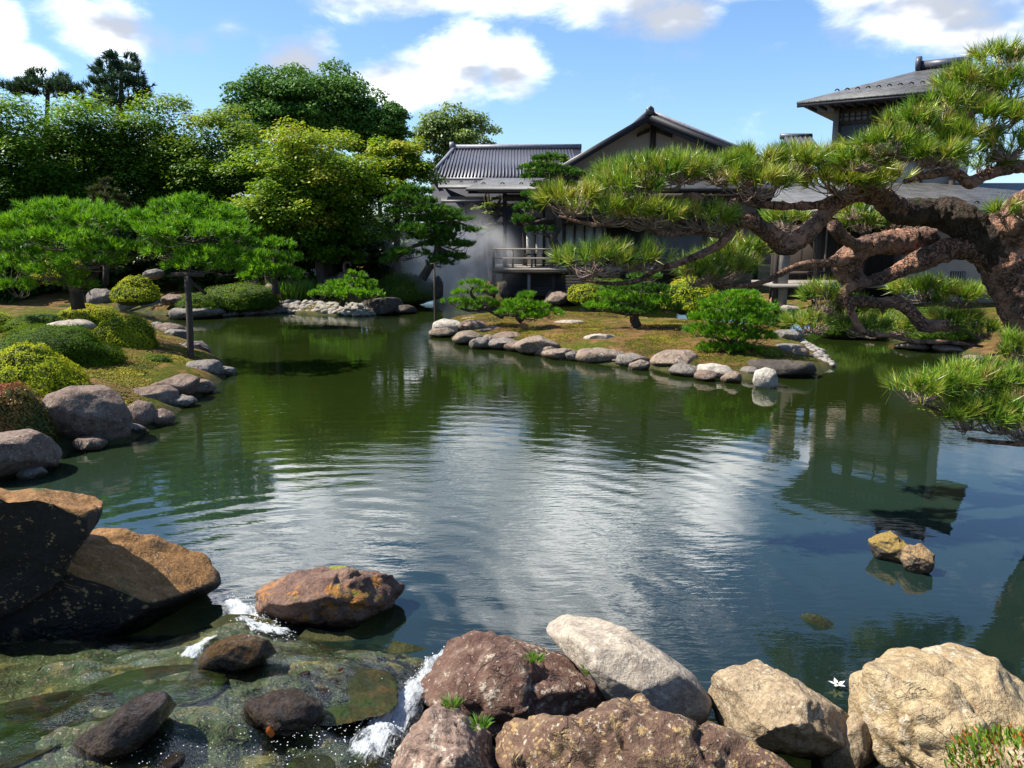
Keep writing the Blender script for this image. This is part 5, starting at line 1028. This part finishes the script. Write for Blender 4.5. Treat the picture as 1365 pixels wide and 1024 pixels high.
m, q, o = mat('white_foam'); d1 = q.n('ShaderNodeBsdfDiffuse'); d1.inputs[0].default_value = (.85, .87, .88, 1); g1 = q.n('ShaderNodeBsdfGlossy'); g1.inputs['Roughness'].default_value = .15; t1 = q.n('ShaderNodeBsdfTransparent')
x1 = q.n('ShaderNodeMixShader'); x1.inputs[0].default_value = .12; q.put(x1.inputs[1], d1.outputs[0]); q.put(x1.inputs[2], g1.outputs[0])
x2 = q.n('ShaderNodeMixShader'); x2.inputs[0].default_value = .25; q.put(x2.inputs[1], x1.outputs[0]); q.put(x2.inputs[2], t1.outputs[0]); q.put(o.inputs[0], x2.outputs[0]); M['foam'] = m
def foam(name, path, n, seed, zoff=.02, size=.006, hgt=.03):
    rng = np.random.default_rng(seed); V0, T0 = ico(1); VV = []; TT = []
    L = np.array([p[:2] for p in path], float); wd = np.array([p[2] for p in path]); wt = np.array([p[3] for p in path])
    for k in range(n):
        i = rng.choice(len(path) - 1, p=(wt[:-1] / wt[:-1].sum())); t = rng.random(); uv = L[i] * (1 - t) + L[i + 1] * t; w = wd[i] * (1 - t) + wd[i + 1] * t
        uv = uv + rng.normal(size=2) * w * np.array([.5, .38]); g_ = on(uv[0], uv[1], .1); z = max(0.0, film(np.array([g_[:2]]))[0]); g_ = on(uv[0], uv[1], z)
        s = size * rng.uniform(.35, 1.5) * np.array([1.3, 1.3, .7]); c = g_ + [0, 0, zoff + abs(rng.normal()) * hgt]
        VV.append(c + V0 * s * (1 + .25 * rng.normal(size=(len(V0), 1)))); TT.append(T0 + k * len(V0))
    return tag(mesh(name, np.concatenate(VV), [np.concatenate(TT)], M['foam'], smooth=True), 'white splash', None, None, 'stuff')
m, q, o = mat('foaming_water'); pos = geopos(q); ed = q.n('ShaderNodeAttribute', attribute_name='tint').outputs['Fac']
uvv = q.n('ShaderNodeTexCoord').outputs['UV']
nn = q.math('ADD', q.math('MULTIPLY', q.noise(q.scale(uvv, (7, 34, 1)), 1.0, 7, .68, 1.2), .75), q.math('MULTIPLY', q.noise(q.scale(uvv, (60, 95, 1)), 1.0, 4, .65), .40))
al = q.math('MULTIPLY', q.ramp(q.math('ADD', nn, q.math('MULTIPLY', q.math('SUBTRACT', ed, .5), .50)), .58, .82), .92)
d1 = pbsdf(q, (.52, .55, .56), .45, q.bump(nn, 1.0, .03), .5); t1 = q.n('ShaderNodeBsdfTransparent'); x1 = q.n('ShaderNodeMixShader'); q.put(x1.inputs[0], al); q.put(x1.inputs[1], t1.outputs[0]); q.put(x1.inputs[2], d1); q.put(o.inputs[0], x1.outputs[0]); M['rush'] = m
def rush(name, label, path, seed, zo=.015, amp=.02):
    P = []
    for (u, v, w) in path:
        z = zfilm(u, v) if v > 840 else .02; p = on(u, v, z); P.append([p[0], p[1], w * pxm(v, p[1])])
    P, _ = resample(np.array(P), np.ones(len(P)), 20); C_ = P[:, :2]; T = nrm(np.gradient(C_, axis=0)); Nn = np.c_[-T[:, 1], T[:, 0]]; w_ = np.linspace(-1, 1, 25)
    G = C_[:, None] + Nn[:, None] * (P[:, 2, None] * w_)[..., None]; n1, n2 = G.shape[:2]; G = G.reshape(-1, 2)
    z = np.maximum(film(G), .004) + zo + amp * fbm(np.c_[G * 14, 0 * G[:, 0]], seed, 4) - zo * np.tile(np.abs(w_), n1) ** 2
    i, j = np.meshgrid(np.arange(n1 - 1), np.arange(n2 - 1), indexing='ij'); Qd = np.stack([i * n2 + j, (i + 1) * n2 + j, (i + 1) * n2 + j + 1, i * n2 + j + 1], -1).reshape(-1, 4)
    s_ = (i.ravel() + .5) / (n1 - 1); e_ = np.clip(1.15 - np.abs((w_[j.ravel()] + w_[j.ravel() + 1]) / 2) ** 1.5 * 1.15, 0, 1) * np.clip(np.minimum(s_, 1 - s_) * 7, 0, 1)
    sl_ = np.r_[0, np.cumsum(np.linalg.norm(np.diff(C_, axis=0), axis=1))]; uv_ = np.c_[np.repeat(sl_, n2) + seed * 3.3, (P[:, 2, None] * w_).ravel()]
    return tag(mesh(name, np.c_[G, z], Qd, M['rush'], smooth=True, tint=e_, uv=uv_), label, None, None, 'stuff')
rush('white_water', 'white splash between the black boulder and the rusty rock', [(296, 796, 10), (315, 812, 22), (335, 828, 34), (358, 842, 36), (392, 856, 20)], 1, .03, .03)
rush('white_water', 'small white splash left of the ochre topped stone', [(292, 846, 8), (272, 858, 16), (258, 872, 20), (246, 886, 12)], 2, .015, .02)
rush('white_water', 'white chute along the red brown rock', [(606, 858, 9), (586, 886, 18), (564, 914, 25), (543, 942, 32), (518, 974, 38), (494, 1006, 42), (470, 1052, 48)], 3, .045, .03)
foam('foam', [(305, 800, 10, 1), (325, 818, 22, 4), (345, 835, 30, 4), (372, 850, 20, 1), (390, 855, 10, 1)], 260, 1, size=.0026, hgt=.025)
foam('foam', [(597, 866, 8, 1), (575, 890, 14, 3), (550, 918, 22, 4), (530, 945, 28, 4), (508, 975, 30, 4), (490, 1005, 34, 3), (478, 1040, 34, 1)], 320, 3, size=.0024, hgt=.018)
foam('foam', [(60, 990, 40, 1), (160, 1000, 40, 1), (330, 1000, 60, 2), (430, 990, 40, 2), (460, 950, 30, 1)], 260, 4, size=.0018, hgt=.003)
rng = np.random.default_rng(77); pr0 = None
for k in range(14):
    u, v = rng.uniform(20, 500), rng.uniform(885, 1020); z = zfilm(u, v); p = on(u, v, z)
    if pr0 is None:
        V, T = ico(3); pr0 = mesh('stream_pebble', V * np.array([1.2, .9, .55]) * (1 + .2 * fbm(V * 1.5, 5, 3))[:, None], [T], M['r_wetp'], smooth=True); c_ = pr0
    else: c_ = pr0.copy(); COL.objects.link(c_)
    sc_ = rng.uniform(.015, .055); c_.scale = (sc_, sc_, sc_); c_.location = (p[0], p[1], z - sc_ * .35); c_.rotation_euler = (rng.uniform(-.3, .3), rng.uniform(-.3, .3), rng.uniform(0, 6.28))
    tag(c_, 'small wet brown pebble in the shallow stream', 'pebble', 'pebbles in the stream')

# ------------------------------------------------------------------ small things
fl = np.array(on(1116, 915, .012)); fw = empty('white_flower', fl, 'white star shaped flower floating by the tan rock', 'flower'); rng = np.random.default_rng(3)
for k in range(5):
    a_ = k * 2 * pi / 5 + .3; d_ = np.array([cos(a_), sin(a_), .25]); s_ = np.array([-sin(a_), cos(a_), 0]); b_ = fl + [0, 0, .012]
    mesh('petal', [b_ - s_ * .004, b_ + s_ * .004, b_ + d_ * .025 + s_ * .011, b_ + d_ * .05, b_ + d_ * .025 - s_ * .011], [[[0, 1, 2, 4]], [[4, 2, 3]]], M['petal'], fw, tint=[.9, .9])
Geo().tube([fl + [0, 0, -.01], fl + [0, 0, .02]], [.010, .006], 8, 1).build('calyx', M['succ'], fw, True)
def leafthing(label, u, v, z, L_, up, seed, c=None):
    p = np.array(on(u, v, z)); d_ = np.array(up, float); d_ /= np.linalg.norm(d_); s_ = nrm(np.cross(d_, [0.2, 1, .3])); n_ = np.cross(d_, s_)
    P = [p]; 
    for t, w in ((.25, .24), (.5, .30), (.78, .18)): P += [p + d_ * L_ * t + s_ * L_ * w, p + d_ * L_ * t + n_ * L_ * .07, p + d_ * L_ * t - s_ * L_ * w]
    P.append(p + d_ * L_)
    o = mesh('fallen_leaf', P, [[[1, 2, 5, 4], [2, 3, 6, 5], [4, 5, 8, 7], [5, 6, 9, 8]], [[0, 2, 1], [0, 3, 2], [7, 8, 10], [8, 9, 10]]], M['orange_leaf'], smooth=True, loc=p); return tag(o, label, 'leaf', 'fallen leaves in the stream')
leafthing('bright orange leaf standing upright in the stream', 361, 984, zfilm(361, 984) + .01, .070, (.02, -.2, 1), 1)
leafthing('small red brown leaf lying on the algae green stone', 449, 895, zfilm(449, 895) + .03, .042, (.7, .5, .1), 2)
# corner plant
cp = np.array(on(1335, 1010, .62)); sroot = empty('succulent_plant', cp, 'fleshy green and red plant in the lower right corner', 'plant'); rng = np.random.default_rng(8)
for nm_, mt_, n in (('green_leaves', M['succ'], 900), ('red_leaves', M['succ_r'], 260)):
    a = rng.random((n, 1)) * 2 * pi; r = np.sqrt(rng.random((n, 1))) * .26; B = cp + np.c_[r * np.cos(a) + .06, r * np.sin(a) * .9 - .06, .06 * (1 - (r / .26) ** 2) * 1.5 + rng.normal(size=(n, 1)) * .015 - .03]
    d = nrm(np.c_[np.cos(a) * .5, np.sin(a) * .5, np.ones((n, 1))] + rng.normal(size=(n, 3)) * .35); sd = nrm(np.cross(d, rng.normal(size=(n, 3)))) * .0042; l = .034 * rng.uniform(.6, 1.2, (n, 1)); nn = nrm(np.cross(d, sd)) * .003
    V = np.stack([B - sd * .6, B + sd * .6, B + d * l * .6 + sd, B + d * l * .6 - sd, B + d * l, B + d * l * .5 + nn], 1).reshape(-1, 3); k = np.arange(n)[:, None] * 6
    mesh(nm_, V, [k + [[0, 1, 5]], k + [[1, 2, 5]], k + [[2, 4, 5]], k + [[4, 3, 5]], k + [[3, 0, 5]]], mt_, sroot, tint=np.tile(rng.random(n), 5))
# little weeds in the rock seams
for k, (u, v, z) in enumerate([(788, 897, .30), (712, 880, .38), (640, 968, .45), (602, 940, .38)]):
    blades('weed', ['weed in the seam beside the pale grey boulder', 'tiny weed on the ridge of the red brown rock', 'weed between the red brown and the pinkish rock', 'weed at the left foot of the red brown rock by the chute'][k], 'plant', on(u, v, z), .035, 70, .05, .0028, M['grass'], 30 + k, lean=.9)

# ------------------------------------------------------------------ mist by the veranda
mc = np.array(at(606, 338, 28.8)); V, T = ico(4)
Vm = V * np.array([2.8, 2.2, 2.5]) * (1 + .18 * fbm(V * 1.8, 4, 3))[:, None] + mc; Vm[:, 2] = np.maximum(Vm[:, 2], .02)
m, q, o = mat('mist_volume'); pv = q.n('ShaderNodeVolumePrincipled'); pv.inputs['Color'].default_value = (.93, .93, .95, 1); co = objco(q)
L = q.vmath('LENGTH', q.vmath('MULTIPLY', co, (1 / 2.8, 1 / 2.2, 1 / 2.5))); fall = q.ramp(L, 1.0, .25)
sp = q.n('ShaderNodeSeparateXYZ'); q.put(sp.inputs[0], co)
den = q.math('MULTIPLY', fall, q.ramp(q.noise(co, .8, 5, .62, .6), .36, .70)); den = q.math('MULTIPLY', den, q.ramp(sp.outputs[2], 2.2, -1.0)); q.put(pv.inputs['Density'], q.math('MULTIPLY', den, 2.2)); q.put(o.inputs['Volume'], pv.outputs[0])
tag(mesh('mist', Vm, [T], m, smooth=True, loc=mc), kind='stuff')
S.cycles.volume_step_rate = 2.0

# ------------------------------------------------------------------ moss carpet
def carpet(name, poly, n, seed, ls=.03, mt=None):
    rng = np.random.default_rng(seed); lo, hi = poly.min(0), poly.max(0); P = lo + rng.random((n * 3, 2)) * (hi - lo)
    P = P[sdf(P, poly) > .15]; P = P[fbm(np.c_[P * 1.1, 0 * P[:, 0]], seed, 4) + rng.normal(0, .15, len(P)) > -.12][:n]; z = height(P)
    NN = nrm(np.c_[rng.normal(size=(len(P), 2)) * .55, np.ones(len(P))]); V, Qd = leaves(np.c_[P, z + .004 + rng.random(len(P)) * .014], NN, ls, .6, rng)
    return tag(mesh(name, V, [Qd], mt or M['moss_tuft'], tint=np.clip(.45 + .6 * fbm(np.c_[P * 2.2, 0 * z], seed + 3, 4) + rng.normal(0, .12, len(P)), 0, 1)), 'low moss growing on the bank', None, None, 'stuff')
carpet('moss_carpet', np.array([p for p in BANK_L if p[0] > -13 and p[1] < 22]), 60000, 1)
carpet('moss_carpet', ISLE, 60000, 2, .028, leaf_mat('brown_moss_tuft', [(.05, .04, .008), (.125, .082, .013), (.18, .135, .012), (.26, .22, .014)], .2, .8))
carpet('moss_carpet', ISLET, 6000, 3, .04)
